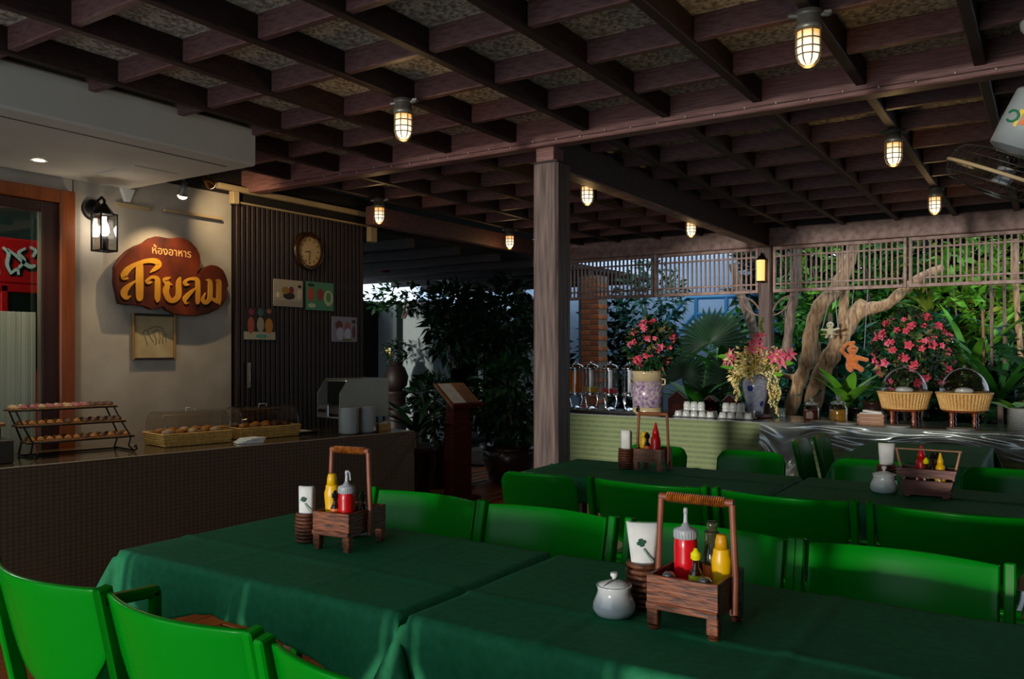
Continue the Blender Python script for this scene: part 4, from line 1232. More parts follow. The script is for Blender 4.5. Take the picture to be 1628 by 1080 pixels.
# two display cases: woven tray, clear lid, bread inside
m_caseweave = mat('straw_weave', '#a5803f', '#c49c56', .6, 55, bump=.5)
def case(label, d, s, L, D, breads):
    t = at(label, 'bread_case', 'case', d, s)
    a, b = D / 2, L / 2
    m = M()
    for k in range(6):
        z0, z1 = k * .014, k * .014 + .013
        f = 1 + .012 * k
        for (x0, x1, y0, y1) in ((a * f - .01, a * f, -b * f, b * f), (-a * f, -a * f + .01, -b * f, b * f)):
            m.box(((x0 + x1) / 2, 0, (z0 + z1) / 2 + .004), (.012, 2 * b * f, .013), bev=.004)
        for sg in (-1, 1): m.box((0, sg * (b * f - .005), (z0 + z1) / 2 + .004), (2 * a * f, .012, .013), bev=.004)
    m.box((0, 0, .008), (2 * a - .01, 2 * b - .01, .012))
    m.build('woven_tray', m_caseweave, t)
    def lid(u, v):
        an = PI * u
        return (math.cos(an) * a * .97, (v - .5) * 2 * b * .97, .09 + .135 * max(0, math.sin(an)) ** .62)
    m = M(); m.grid(20, 2, lid)
    for sg in (-1, 1):
        rim = [lid(k / 20, .5 + sg * .5) for k in range(21)]
        m.add(rim, [tuple(range(21))])
    m.build('clear_lid', m_clear, t)
    m = M()
    for sg in (-1, 1): m.tube([lid(k / 20, .5 + sg * .5) for k in range(21)], .0025, 5)
    m.build('lid_rim', m_clear, t)
    m = M(); m.tube([(a * .2, -.03, .222), (a * .2, -.03, .24), (a * .2, .03, .24), (a * .2, .03, .222)], .004, 6); m.build('lid_handle', m_steel, t)
    for k in range(breads):
        i, j = k % 5, k // 5
        m = M(); m.ball((0, 0, 0), (.045, .032, .024), 12, 8)
        o = m.build('bread_roll', pm_[(0, 0, 3, 1)[R.randrange(4)]], None, cl(d - (j - .5) * D * .42, s + (i - 2) * L * .18, .801 + .085), (0, 0, R.uniform(0, 3)))
        tag(o, 'bread roll inside the ' + ('left' if s < 1.3 else 'right') + ' clear lidded case', 'bread', 'bread rolls in the ' + ('left' if s < 1.3 else 'right') + ' case')
case('left clear lidded bread case on a straw tray, before the pale wall', .42, 1.24, .46, .30, 10)
case('right clear lidded bread case on a straw tray, before the slats', .46, 1.80, .46, .30, 10)
for k in range(4):
    o = M().box((0, 0, .004), (.12, .17 - .012 * k, .008), bev=.002).build('folded_napkin', m_paper, None, cl(.15, 1.53 + .01 * k, .801 + k * .0085), (0, 0, CR + .15 * (k - 1.5)))
    tag(o, 'white folded napkin in the low pile between the two bread cases', 'napkin', 'folded napkins between the bread cases')
def plate_mesh(r):
    m = M(); m.lathe([(r * .55, 0), (r * .6, .001), (r * .98, .014), (r, .016), (r * .97, .0165), (r * .58, .004), (0, .004)], 24); return m.mesh('plate', m_white)
pm1 = plate_mesh(.078)
for st, (d, s) in enumerate(((.13, 2.34), (.15, 2.515))):
    for k in range(20):
        o = link('plate', pm1, None, cl(d, s, .801 + k * .0097)); tag(o, 'white plate in the ' + ('left' if st == 0 else 'right') + ' of two tall stacks on the left counter', 'plate', ('left' if st == 0 else 'right') + ' plate stack on the left counter')
# conveyor toaster
t = at('steel conveyor toaster with a dark open front near the end of the left counter', 'conveyor_toaster', 'toaster', .35, 2.54)
a, b = .15, .23
m_panel_st = mat('satin_steel_panel', '#85857a', '#8f8f84', .42, 3, metal=.35)
m = M(); m.prism([(-b, .11), (b, .11), (b, .41), (-b + .08, .41), (-b, .30)], lambda s_, z, d_: (d_, s_, z), a - .012, a)
m.build('side_panel', m_panel_st, t)
m = M(); m.prism([(-b, .11), (b, .11), (b, .41), (-b + .08, .41), (-b, .30)], lambda s_, z, d_: (d_, s_, z), -a, -a + .012)
m.build('side_panel', m_panel_st, t)
M().box((0, .04, .404), (2 * a - .024, 2 * b - .09, .012)).build('top_panel', m_panel_st, t)
M().box((0, b - .006, .26), (2 * a - .024, .012, .29)).build('back_panel', m_panel_st, t)
M().box((0, 0, .116), (2 * a - .024, 2 * b - .02, .012)).build('base_panel', m_panel_st, t)
M().box((0, -b + .075, .395), (2 * a - .03, .02, .016), bev=.003).build('front_bar', m_chrome, t)
M().box((0, -b + .09, .30), (2 * a - .03, .01, .16)).build('dark_curtain', m_black, t)
M().box((-.07, -b + .004, .165), (.13, .008, .09), bev=.003).build('control_plate', m_steel, t)
for x in (-.10, -.05):
    m = M(); m.tube([(x, -b, .165), (x, -b - .018, .165)], .014, 10); m.build('control_knob', m_black, t)
m = M()
m.grid(8, 3, lambda u, v: ((v - .5) * .22, -b + .03 + u * .12, .14 + u * .10)); m.build('conveyor_belt', m_steel, t)
for x in (-1, 1):
    for y in (-1, 1): M().tube([(x * (a - .02), y * (b - .03), .0), (x * (a - .02), y * (b - .03), .112)], .008, 8).build('leg', m_blackmetal, t)
M().box((0, b + .05, .17), (2 * a - .04, .14, .008), Matrix.Rotation(-.35, 3, 'X')).build('chute', m_panel_st, t)
t = at('dark low tray with a white paper beside the toaster legs', 'serving_tray', 'tray', .48, 2.13)
M().box((0, 0, .008), (.22, .20, .016), bev=.003).build('tray_body', m_black, t)
M().box((.02, 0, .018), (.14, .13, .003)).build('paper_liner', m_paper, t)
t = at('small pale wooden box with slips at the far end of the left counter', 'slip_box', 'box', .22, 2.72)
m = M(); rbox(m, -.04, .04, -.06, .06, 0, .05, .006); m.build('box_body', m_caseweave, t)
M().box((0, 0, .045), (.05, .09, .04), Matrix.Rotation(.2, 3, 'X')).build('paper_slips', m_paper, t)
t = at('dark square container with a pale pastry tray on top, at the left edge', 'food_container', 'container', .30, -.02)
m = M(); m.box((0, 0, .065), (.26, .28, .13), bev=.005); m.box((-.02, -.02, .165), (.20, .22, .07), bev=.005); m.build('container_body', mat('dark_brown_metal', '#3a332a', None, .35), t)
M().box((-.02, -.02, .212), (.23, .26, .02), bev=.004).build('pastry_tray', pm_[0], t)

# ================================================================== RED DRINKS COOLER BEHIND THE GLASS
X = -6.35
p0, p1 = on_x(-70, 385, X), on_x(72, 520, X)
yc, wd = (p0.y + p1.y) / 2, p1.y - p0.y
ztop = on_x(60, 382, X).z
t = thing('drinks_cooler', 'red drinks cooler with a lettered header seen through the glass door', 'cooler', (X - .35, p1.y - .32, 0))
m_redgloss = mat('red_enamel', '#c40d14', None, .25, coat=.4)
M().box((0, 0, ztop / 2), (.66, .64, ztop), bev=.012).build('cabinet', m_redgloss, t)
zh = ztop - .36
M().box((.335, 0, ztop - .17), (.03, .66, .33), bev=.01).build('header', m_redgloss, t)
head = [o for o in bpy.data.objects if o.name == 'header'][0]
for y in (-.31, .03, .31): M().box((.34, y, zh - .30), (.03, .05, .62), bev=.006).build('door_frame', m_redgloss, t)
M().box((.34, 0, zh - .01), (.03, .66, .06), bev=.006).build('door_frame', m_redgloss, t)
for y in (-.14, .17): M().box((.332, y, zh - .32), (.012, .26, .58)).build('door_glass', mat('dark_cooler_glass', '#0f1a17', None, .1), t)
M().box((.352, -.085, ztop - .18), (.003, .16, .20), Matrix.Rotation(.06, 3, 'X')).build('paper_note', mat('white_note', '#d5dcd8', None, .8), head)
def hfn(a, b, d_): return (d_, a, b + ztop - .17)
for q, (dx, dz, mm, d0) in enumerate(((.012, -.012, m_black, .351), (0, 0, m_white, .355))):
    m = M()
    for st in ([(-.06, .09, .012), (-.02, .05, .016), (-.03, -.03, .016), (.0, -.10, .010)], [(.10, .10, .010), (.05, .06, .014), (.09, .01, .016), (.05, -.05, .012)], [(-.03, .08, .010), (.03, .04, .014), (.12, -.03, .020), (.17, -.02, .012)], [(.13, .11, .012), (.17, .09, .014), (.15, .04, .012)], [(.0, -.09, .010), (.04, -.06, .014), (.05, -.10, .010)]):
        m.ribbon([(a + dx + .075, b + dz, h * (1.5 if q == 0 else .8)) for a, b, h in st], hfn, d0, d0 + .003)
    m.build('header_lettering', mm, head)
ld = bpy.data.lights.new('room_lamp', 'POINT'); ld.energy = 40; ld.color = (.95, 1, .95); ld.shadow_soft_size = .15
lo = bpy.data.objects.new('room_lamp', ld); C.objects.link(lo); lo.location = (-5.9, 1.9, 2.45)
o = M().lathe([(.10, 0), (.12, .03), (.12, .05), (0, .06)], 20).build('room_ceiling_lamp', mat('lit_ceiling_lamp', (.9, 1, .95, 1), None, .4, emit=3), None, (-6.3, 1.1, 2.63))
tag(o, 'round ceiling lamp inside the room behind the glass door', 'lamp')

# ================================================================== BACK BUFFET COUNTER
BY = 7.25
t = thing('buffet_counter', 'long back counter in green striped cloth below the garden opening', 'counter', (-1.4, BY, 0))
XA, XB, D2 = -2.75, 2.6, .95
M().box(((XA + XB) / 2, D2 / 2, .782), (XB - XA, D2, .03), bev=.004).build('top', mat('dark_counter_top', '#3d4440', '#4a524c', .2, 4, coat=.3), t)
M().box(((XA + XB) / 2, D2 / 2, .38), (XB - XA - .06, D2 - .06, .76)).build('carcass', m_dark, t)
m = M(); m.grid(160, 14, lambda u, v: (XA + (XB - XA) * u, -.004 - .012 * v - .006 * v * math.sin(u * 90), .79 * (1 - v) + .008)); m.build('front_cloth', m_greencloth, t)
m = M(); m.grid(10, 8, lambda u, v: (XA - .004 - .01 * v, D2 * (1 - u), .79 * (1 - v) + .008)); m.build('end_cloth', m_greencloth, t)
M().box(((XA + XB) / 2, .0, .797), (XB - XA, .014, .006), bev=.002).build('edge_piping', m_greylid, t)
m_film = mat('crumpled_clear_film', '#a9b2b2', None, .2, alpha=.62, spec=1, coat=.8, metal=.25)
rr = random.Random(3)
ph = [rr.uniform(0, 6) for _ in range(8)]
def film(u, v):
    x = -.74 + 3.3 * u
    wr = .006 * math.sin(x * 5 + ph[0] + 17 * v) + .005 * math.sin(x * 11 + ph[1] - 31 * v) + .004 * math.sin(x * 3 + 47 * v)
    if v < .45:
        return (x, .40 * (1 - v / .45) - .01, .806 + .3 * abs(wr) + .002)
    k = (v - .45) / .55
    drop = .10 + .12 * (.5 + .5 * math.sin(x * 5.2 + 1)) + .42 * math.exp(-((x + .52) / .16) ** 2)  # last term hangs pale film lower, to imitate the sunlit patch of cloth
    return (x, -.022 - .02 * k - wr * .9, .806 - drop * k)
m = M(); m.grid(220, 26, film); m.build('clear_film', m_film, t)

def bthing(label, name, cat, x, y, z=.7985, rz=0, group=None): return thing(name, label, cat, (x, y, z), rz, group)
# juice dispensers on a dark tray
t = bthing('long dark tray under the row of juice dispensers', 'serving_tray', 'tray', -3.93, 7.66)
M().box((0, 0, .010), (1.02, .34, .02), bev=.004).build('tray_body', m_black, t)
def dispenser(label, x, juice, level):
    t = bthing(label, 'juice_dispenser', 'dispenser', x, 7.66, .819, 0, 'juice dispensers at the left of the back counter')
    m = M(); m.lathe([(.07, 0), (.07, .012), (.04, .02), (.02, .03)], 20); m.build('base', m_chrome, t)
    for sg in (-1, 1): M().tube([(sg * .05, 0, .015), (sg * .075, 0, .10), (sg * .06, 0, .155)], .008, 8).build('leg', m_chrome, t)
    M().lathe([(.02, .14), (.085, .15), (.088, .165), (.088, .175)], 24).build('ring', m_chrome, t)
    M().lathe([(.0, .176), (.078, .176), (.078, .176 + level), (0, .176 + level)], 24).build('juice', juice, t)
    M().lathe([(.083, .172), (.083, .42)], 24, cap=False).build('clear_tank', m_clear, t)
    M().lathe([(.024, .18), (.024, .42), (0, .42)], 14).build('ice_tube', mat('ice_tube_white', '#c5ccd4', None, .25), t)
    M().lathe([(.09, .415), (.09, .432), (.07, .455), (.03, .472), (0, .474)], 24).build('lid', m_chrome, t)
    M().lathe([(.012, .47), (.016, .49), (.01, .505), (0, .507)], 12).build('lid_knob', m_chrome, t)
    m = M(); m.tube([(0, -.08, .16), (0, -.12, .155), (0, -.13, .12), (.01, -.13, .07)], [.014, .013, .012, .010], 10); m.ball((0, -.118, .178), .018, 10, 6); m.build('spigot', m_chrome, t)
dispenser('juice dispenser full of orange juice, half hidden by the thick post', -4.20, mat('orange_juice', '#d9781a', None, .3), .22)
dispenser('juice dispenser with a little yellow juice left', -4.02, mat('yellow_juice', '#b89a1e', None, .3), .055)
dispenser('juice dispenser with a little red juice left', -3.80, mat('red_juice', '#8f1626', None, .3), .045)
dispenser('empty juice dispenser partly behind the purple patterned crock', -3.58, mat('clear_juice', '#59605c', None, .3), .012)
# patterned crock with a spigot
t = bthing('cream ceramic crock with a purple floral pattern and a spigot', 'ceramic_crock', 'crock', -3.37, 7.62)
m_crock = mat('cream_glaze', '#b5a27c', '#c4b48e', .25, 6, coat=.4)
m_floral = mat('purple_floral_glaze', '#c4b6b4', '#755490', .25, 34, coat=.4, lo=.36, hi=.66, detail=5)
M().lathe([(.140, 0), (.150, .008), (.150, .07)], 30).build('base', m_crock, t)
M().lathe([(.150, .07), (.152, .20), (.151, .33)], 30).build('patterned_wall', m_floral, t)
M().lathe([(.151, .33), (.150, .39), (.156, .40), (.156, .43), (.140, .43), (.138, .40), (.0, .40)], 30).build('rim', m_crock, t)
for sg in (-1, 1): M().tube([(sg * .148, 0, .35), (sg * .185, 0, .345), (sg * .185, 0, .30), (sg * .148, 0, .29)], .009, 8).build('handle', m_crock, t)
m = M(); m.tube([(-.03, -.148, .06), (-.03, -.185, .06), (-.03, -.187, .03)], .011, 8); m.tube([(-.03, -.175, .062), (-.03, -.175, .09)], .007, 8); m.build('spigot', m_black, t)
# gabled boxes
def gable(label, x, y, s=1, rz=0):
    t = bthing(label, 'gabled_box', 'box', x, y, .7985, rz, 'dark gabled boxes on the back counter')
    a, b, h = .065 * s, .05 * s, .11 * s
    m = M()
    m.prism([(-a, 0), (a, 0), (a, h), (0, h + .055 * s), (-a, h)], lambda u, v, d_: (u, d_, v), -b, b); m.build('box_body', mat('gable_wood', '#1c0b08', '#27100c', .85, 5, spec=.1), t)
    for sg in (-1, 1):
        M().box((sg * a * .55, 0, h + .032 * s), (a * 1.35, b * 2.3, .010), Matrix.Rotation(sg * math.atan2(.055 * s, a), 3, 'Y'), bev=.002).build('roof_board', m_dark, t)
    M().box((0, -b - .001, h * .45), (a * .9, .006, h * .5), bev=.002).build('front_plate', mat('gable_front', '#2e120c', None, .8, spec=.1), t)
gable('dark brown gabled box touching the purple crock', -3.13, 7.80, 1.35, .3)
gable('dark brown gabled box behind the glass cups, left one', -2.86, 8.02, 1.05)
gable('dark brown gabled box behind the glass cups, right one nearer the vase', -2.66, 8.04, 1.15)
# cups in rows
cm = M(); cm.lathe([(.036, 0), (.037, .004), (.034, .03), (.026, .052), (.0, .054)], 14)
cme = cm.mesh('glass_cup', mat('pale_glassware', '#dfe4e2', None, .08, trans=.25, coat=.4))
sm = M(); sm.lathe([(.0, 0), (.04, .001), (.054, .008), (.055, .010), (.04, .005), (0, .004)], 16)
sme = sm.mesh('saucer', m_white)
for i in range(9):
    for j in range(2):
        x, y = -3.0 + i * .079 + (.04 if i > 4 else 0), 7.50 + j * .10
        o = link('saucer', sme, None, (x, y, .7985)); tag(o, 'white saucer under an upturned glass cup left of the vase', 'saucer', 'saucers left of the vase')
        o = link('glass_cup', cme, None, (x, y, .804)); tag(o, 'upturned glass cup standing in the rows left of the vase', 'cup', 'bottom layer of glass cups left of the vase')
for k, x in enumerate((-2.93, -2.86, -2.79, -2.55, -2.48, -2.41)):
    for j in range(2):
        o = link('glass_cup', cme, None, (x, 7.55, .860 + j * .03)); tag(o, 'glass cup stacked on top of the rows, ' + ('left' if k < 3 else 'right') + ' group', 'cup', ('left' if k < 3 else 'right') + ' group of stacked glass cups')
# vase and flowers
vx, vy = -2.36, 7.84
t = bthing('tall blue and white porcelain vase on a dark red base', 'porcelain_vase', 'vase', vx, vy)
M().lathe([(.16, 0), (.165, .01), (.15, .02), (0, .02)], 24).build('base_board', mat('dark_red_lacquer', '#45150f', None, .35), t)
m_porc = mat('mottled_porcelain', '#aeb4c6', '#8d94ae', .2, 34, coat=.5, detail=6)
M().lathe([(.078, .02), (.072, .035), (.082, .10), (.108, .20), (.124, .29), (.122, .335), (.10, .365), (.082, .378), (.085, .395), (.072, .395), (.07, .36), (0, .35)], 30).build('body', m_porc, t)
m_blue = mat('cobalt_print', '#1d2f86', '#27419c', .3, 20)
def blot(an, z, r_):
    m = M()
    for k in range(6):
        a2 = k * PI / 3
        cc = (r_ * .6 * math.cos(a2), r_ * .6 * math.sin(a2))
        m.prism([(cc[0] + r_ * .5 * math.cos(q), cc[1] + r_ * .5 * math.sin(q)) for q in [2 * PI * i / 8 for i in range(8)]],
                lambda a, b, d_: ((VR(z + b) + d_) * math.cos(an + a / .11), (VR(z + b) + d_) * math.sin(an + a / .11), z + b), .0005, .002)
    m.build('cobalt_flower', m_blue, t)
def VR(z):
    pr = [(.02, .078), (.035, .072), (.10, .082), (.20, .108), (.29, .124), (.335, .122), (.365, .10)]
    for (z0, r0), (z1, r1) in zip(pr, pr[1:]):
        if z <= z1: return r0 + (r1 - r0) * (z - z0) / (z1 - z0)
    return .1
blot(-PI / 2 - .42 + .28, .275, .026); blot(-PI / 2 + .65 + .28, .13, .024)
# jars
def jar(label, x, y, s, fill):
    t = bthing(label, 'glass_jar', 'jar', x, y, .7985, 0, 'lidded glass jars on the back counter')
    M().lathe([(.060 * s, .004), (.066 * s, .012), (.066 * s, .10 * s), (0, .10 * s)], 22).build('filling', fill, t)
    M().lathe([(.062 * s, 0), (.070 * s, .008), (.070 * s, .115 * s), (.055 * s, .138 * s), (.052 * s, .148 * s)], 22).build('glass_body', m_clear, t)
    M().lathe([(.058 * s, .145 * s), (.060 * s, .156 * s), (.045 * s, .166 * s), (.016 * s, .172 * s), (.012 * s, .182 * s), (.022 * s, .196 * s), (.016 * s, .21 * s), (0, .212 * s)], 22).build('lid', mat('pressed_glass', '#9aa39c', None, .1, trans=.5, coat=.3), t)
    M().box((0, -.0715 * s, .055 * s), (.06 * s, .003, .055 * s)).build('paper_label', mat('jar_label', '#7a6a60', None, .7), t) if s < 1.05 else None
jar('glass jar of dark red preserve, knob lid', -1.80, 7.64, 1.0, mat('red_preserve', '#571814', '#6d241a', .3, 20))
jar('wider glass jar of golden yellow preserve, knob lid', -1.565, 7.60, 1.12, mat('golden_preserve', '#b37e14', '#c9962a', .3, 20))
t = bthing('small clear tumbler right of the porcelain vase', 'tumbler', 'glass', -2.08, 7.72)
M().lathe([(.026, 0), (.028, .004), (.034, .10)], 18).build('glass_wall', mat('tumbler_glass', '#8e9ca4', None, .06, trans=.8), t)
t = bthing('low wooden slatted box holding white napkins, on the back counter', 'napkin_box', 'box', -1.27, 7.46)
m = M()
for k in range(3):
    z0 = .004 + k * .033
    rbox(m, -.105, .105, -.07, .07, z0, z0 + .029, .010)
m.build('slatted_wall', mat('honey_wood', '#7d4a1e', '#96602c', .5, 7), t)
M().box((0, 0, .06), (.185, .115, .10), bev=.01).build('napkin_stack', m_paper, t)
M().box((.01, .0, .118), (.15, .10, .016), Matrix.Rotation(.1, 3, 'Y'), bev=.004).build('napkin_stack', m_paper, t)
# dome baskets on turned legs
m_bask = mat('pale_basket_cane', '#b98d4e', '#d3aa6a', .6, 60, bump=.3)
m_turned = mat('turned_reddish_wood', '#6d2c12', '#8a4220', .35, 8, coat=.4)
def dome(label, x, y):
    t = bthing(label, 'domed_basket', 'basket', x, y, .7985, .15, 'domed baskets on turned legs')
    for k in range(4):
        an = k * PI / 2 + .6
        M().lathe([(.014, 0), (.019, .02), (.011, .035), (.019, .06), (.011, .085), (.018, .11), (.015, .135)], 10, (.115 * math.cos(an), .115 * math.sin(an), 0)).build('turned_leg', m_turned, t)
    M().lathe([(.13, .132), (.155, .136), (.155, .15), (0, .15)], 24).build('stand_top', m_turned, t)
    n = 44
    for k in range(n):
        an = 2 * PI * k / n
        m = M(); m.tube([(.160 * math.cos(an), .160 * math.sin(an), .151), (.178 * math.cos(an), .178 * math.sin(an), .22), (.196 * math.cos(an), .196 * math.sin(an), .285)], .0125, 6)
        m.build('cane_stave', m_bask, t)
    M().lathe([(0, .152), (.160, .152), (.188, .28), (.16, .275), (0, .275)], 30).build('liner', m_bask, t)
    for z, r_ in ((.157, .166), (.285, .203)):
        M().tube([(r_ * math.cos(2 * PI * q / 30), r_ * math.sin(2 * PI * q / 30), z) for q in range(30)], .009, 6, closed=True).build('cane_rim', m_bask, t)
    M().lathe([(.180 * math.cos(a_), .287 + .205 * math.sin(a_)) for a_ in [PI / 2 * k / 10 for k in range(10)]] + [(0, .492)], 30).build('clear_dome', m_clear, t)
    M().lathe([(.006, .49), (.014, .50), (.010, .515), (0, .517)], 10).build('dome_knob', m_steel, t)
    m = M(); m.ball((0, 0, .30), (.07, .06, .03), 12, 8); m.build('wrapped_bread', m_paper, t)
dome('domed bread basket on turned legs, the left one', -1.03, 7.52)
dome('domed bread basket on turned legs, the right one', -.60, 7.60)
pm2 = plate_mesh(.10)
for i, (x, y, n_) in enumerate(((-1.05, 7.40, 2), (-.60, 7.38, 2), (-1.66, 7.44, 2), (-1.46, 7.36, 2))):
    for k in range(n_):
        o = link('plate', pm2, None, (x, y - .02 * 0, .7985 + k * .0085) if i > 1 else (x, y - .1, .7985 + k * .0085)); tag(o, 'white plate lying flat ' + ('before the left domed basket', 'before the right domed basket', 'in front of the red preserve jar', 'in front of the golden preserve jar')[i], 'plate', 'plates before the ' + ('left basket', 'right basket', 'red jar', 'golden jar')[i])
for k in range(14):
    o = link('plate', pm2, None, (-.20, 7.50, .7985 + k * .0125)); tag(o, 'white plate in the stack at the right end of the back counter', 'plate', 'plate stack on the back counter')
# ================================================================== GARDEN BEYOND THE COUNTER
M().box((-3.0, 13.5, -.12), (22, 8.6, .1)).build('garden_ground', mat('garden_soil', '#1c1a10', '#2a2a18', .95, 6, bump=.3))['kind'] = 'structure'
def foliage(rnd, c, rad, n, L, W, dense=.35, droop=.3, seg=1):
    """leaves in the shell and inside of an ellipsoid"""
    m = M()
    for _ in range(n):
        while True:
            p = Vector((rnd.uniform(-1, 1), rnd.uniform(-1, 1), rnd.uniform(-1, 1)))
            if dense < p.length <= 1: break
        q = Vector((c[0] + p.x * rad[0], c[1] + p.y * rad[1], c[2] + p.z * rad[2]))
        dd = Vector((p.x + rnd.uniform(-.8, .8), p.y + rnd.uniform(-.8, .8), p.z * .6 + rnd.uniform(-.5, .7)))
        sd = Vector((rnd.uniform(-1, 1), rnd.uniform(-1, 1), rnd.uniform(-.4, .4)))
        k = rnd.uniform(.65, 1.25)
        m.leaf(q, dd, sd, L * k, W * k, droop, .15, seg=seg)
    return m
def shrub(label, x, y, h, rx, n, L, W, mt, ry=None, z0=0, group=None, stems=3, name='leafy_shrub', droop=.3, low=.05):
    rnd = random.Random(hash((round(x * 100), round(y * 100))) & 0xffff)
    t = thing(name, label, 'shrub' if name == 'leafy_shrub' else 'plant', (x, y, z0), 0, group)
    foliage(rnd, (0, 0, h * (.5 + low / 2)), (rx, ry or rx * .7, h * (.5 - low / 2)), n, L, W, .25, droop).build('foliage', mt, t, kind='stuff')
    for k in range(stems):
        a = rnd.uniform(0, 6.28)
        M().tube([(0.03 * k, 0, -.02), (rx * .2 * math.cos(a), rx * .2 * math.sin(a), h * .35), (rx * .5 * math.cos(a), rx * .4 * math.sin(a), h * .75)], [.022, .016, .008], 6).build('stem', m_greybark, t)
    return t
GB = 'shrubs of the green thicket behind the lattice'
def X_at(px, Y): return on_y(px, 500, Y).x
# dark backing hedge, then lighter plants before it
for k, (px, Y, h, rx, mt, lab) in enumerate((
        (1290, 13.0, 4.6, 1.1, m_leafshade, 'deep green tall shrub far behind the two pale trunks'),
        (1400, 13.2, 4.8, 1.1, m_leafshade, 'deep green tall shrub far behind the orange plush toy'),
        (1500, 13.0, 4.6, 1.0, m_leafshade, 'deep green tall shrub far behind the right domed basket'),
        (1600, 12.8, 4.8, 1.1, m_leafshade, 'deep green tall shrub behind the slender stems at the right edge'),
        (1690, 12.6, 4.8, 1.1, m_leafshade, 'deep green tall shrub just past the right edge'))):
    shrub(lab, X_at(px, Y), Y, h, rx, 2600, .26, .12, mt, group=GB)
for k, (px, Y, h, rx, mt, L, W, n, lab) in enumerate((
        (1255, 11.4, 2.7, .45, m_leaf, .17, .07, 700, 'mid green shrub between the slim post and the left pale trunk'),
        (1330, 11.8, 3.4, .6, m_leaflt, .20, .07, 800, 'light green shrub high between the two pale trunks'),
        (1400, 11.6, 3.5, .6, m_leaf, .19, .07, 900, 'mid green shrub above the forked branch'),
        (1470, 11.9, 3.2, .6, m_leafyel, .18, .07, 700, 'yellowish shrub behind the pink azalea on the right'),
        (1545, 11.2, 2.9, .5, m_leaflt, .22, .085, 700, 'light green shrub behind the right domed basket'),
        (1610, 11.4, 3.1, .55, m_leafyel, .18, .07, 800, 'yellow green shrub behind the slender stems at the right'),
        (1570, 10.3, 1.5, .45, m_leafdk, .2, .09, 700, 'dark low shrub behind the right domed basket'),
        (1450, 10.2, 1.5, .5, m_leafdk, .2, .09, 700, 'dark low shrub behind the left domed basket'),
        (1355, 10.4, 1.7, .45, m_leafblue, .22, .1, 500, 'blue green low shrub between the trunks at counter height'),
        (1250, 10.0, 1.25, .35, m_leafblue, .24, .12, 300, 'blue green low shrub right of the porcelain vase'),
        (1640, 10.0, 1.7, .4, m_leafdk, .22, .09, 500, 'dark low shrub at the right edge behind the plates'))):
    shrub(lab, X_at(px, Y), Y, h, rx, n, L, W, mt, group=GB)
# pale crooked trunks
def trunk(label, Y, pts, mt, group='crooked trunks behind the back counter', name='crooked_tree'):
    """pts: per branch, (image column, image row, radius, depth offset) read where the trunk stands at depth Y"""
    q = [[(on_y(px, py, Y + dy), r_) for px, py, r_, dy in br] for br in pts]
    o = q[0][0][0].copy(); o.z = 0
    t = thing(name, label, 'tree', o, 0, group)
    for k, br in enumerate(q):
        P, Rr = [], []
        for i in range(len(br) - 1):
            p0, p1, p2, p3 = br[max(i - 1, 0)], br[i], br[i + 1], br[min(i + 2, len(br) - 1)]
            for s_ in range(5):
                u = s_ / 5
                P.append(.5 * (2 * p1[0] + (p2[0] - p0[0]) * u + (2 * p0[0] - 5 * p1[0] + 4 * p2[0] - p3[0]) * u * u + (3 * p1[0] - p0[0] - 3 * p2[0] + p3[0]) * u ** 3) - o)
                Rr.append((p1[1] + (p2[1] - p1[1]) * u) * (1 + .10 * math.sin(len(P) * 1.9) + R.uniform(-.07, .07)))
        P.append(br[-1][0] - o); Rr.append(br[-1][1])
        if k == 0:
            P.insert(0, Vector((P[0].x * .5, P[0].y, -.05))); Rr.insert(0, Rr[0] * 1.3)
        M().tube(P, Rr, 12).build('trunk' if k == 0 else 'branch', mt, t)
    return t
trunk('pale crooked trunk leaning right, just right of the porcelain vase', 9.75, [[(1252, 668, .085, 0), (1268, 615, .08, 0), (1284, 570, .085, 0), (1291, 520, .08, 0), (1305, 485, .085, 0), (1330, 458, .085, .1), (1350, 415, .07, .15), (1362, 360, .06, .2)], [(1262, 600, .04, 0), (1245, 597, .025, -.05), (1232, 590, .012, -.1)]], m_bark)
trunk('pale forked trunk with a branch bending right, behind the orange plush toy', 9.9, [[(1288, 665, .10, 0), (1300, 610, .10, 0), (1322, 565, .10, 0), (1342, 528, .10, 0), (1362, 497, .085, 0), (1372, 480, .06, .05)], [(1356, 505, .07, 0), (1378, 492, .075, 0), (1410, 484, .06, .05), (1436, 462, .055, .1), (1466, 440, .05, .15), (1500, 425, .04, .2)], [(1340, 530, .05, .05), (1341, 490, .055, .1), (1343, 455, .05, .15), (1338, 400, .045, .2)], [(1300, 600, .03, .1), (1301, 565, .025, .1), (1303, 545, .012, .1)]], m_bark)
trunk('slender grey trunk behind the slim lattice post', 10.3, [[(1246, 640, .06, 0), (1250, 570, .06, 0), (1256, 510, .06, 0), (1263, 465, .055, 0), (1270, 380, .05, 0)]], m_greybark)
trunk('grey trunk leaning left above the flower vase', 10.4, [[(1208, 640, .06, 0), (1204, 560, .06, 0), (1192, 505, .065, 0), (1178, 470, .06, 0), (1165, 420, .05, 0)]], m_greybark)
for px, r_, py0, lab in ((1576, .016, 600, 'thin upright stem, leftmost of the three under the right lattice screen'), (1597, .018, 620, 'thin upright stem, middle one of the three under the right lattice screen'), (1563, .014, 610, 'short pale stake among the strap leaves')):
    trunk(lab, 10.0, [[(px, 690, r_, 0), (px + 1, 560, r_, 0), (px - 1, 500 if r_ < .015 else 430, r_ * .9, 0), (px - 1, 495 if r_ < .015 else 390, r_ * .8, 0)]], m_greybark if r_ > .015 else m_palebamboo, 'thin stems at the right', 'slender_stem')
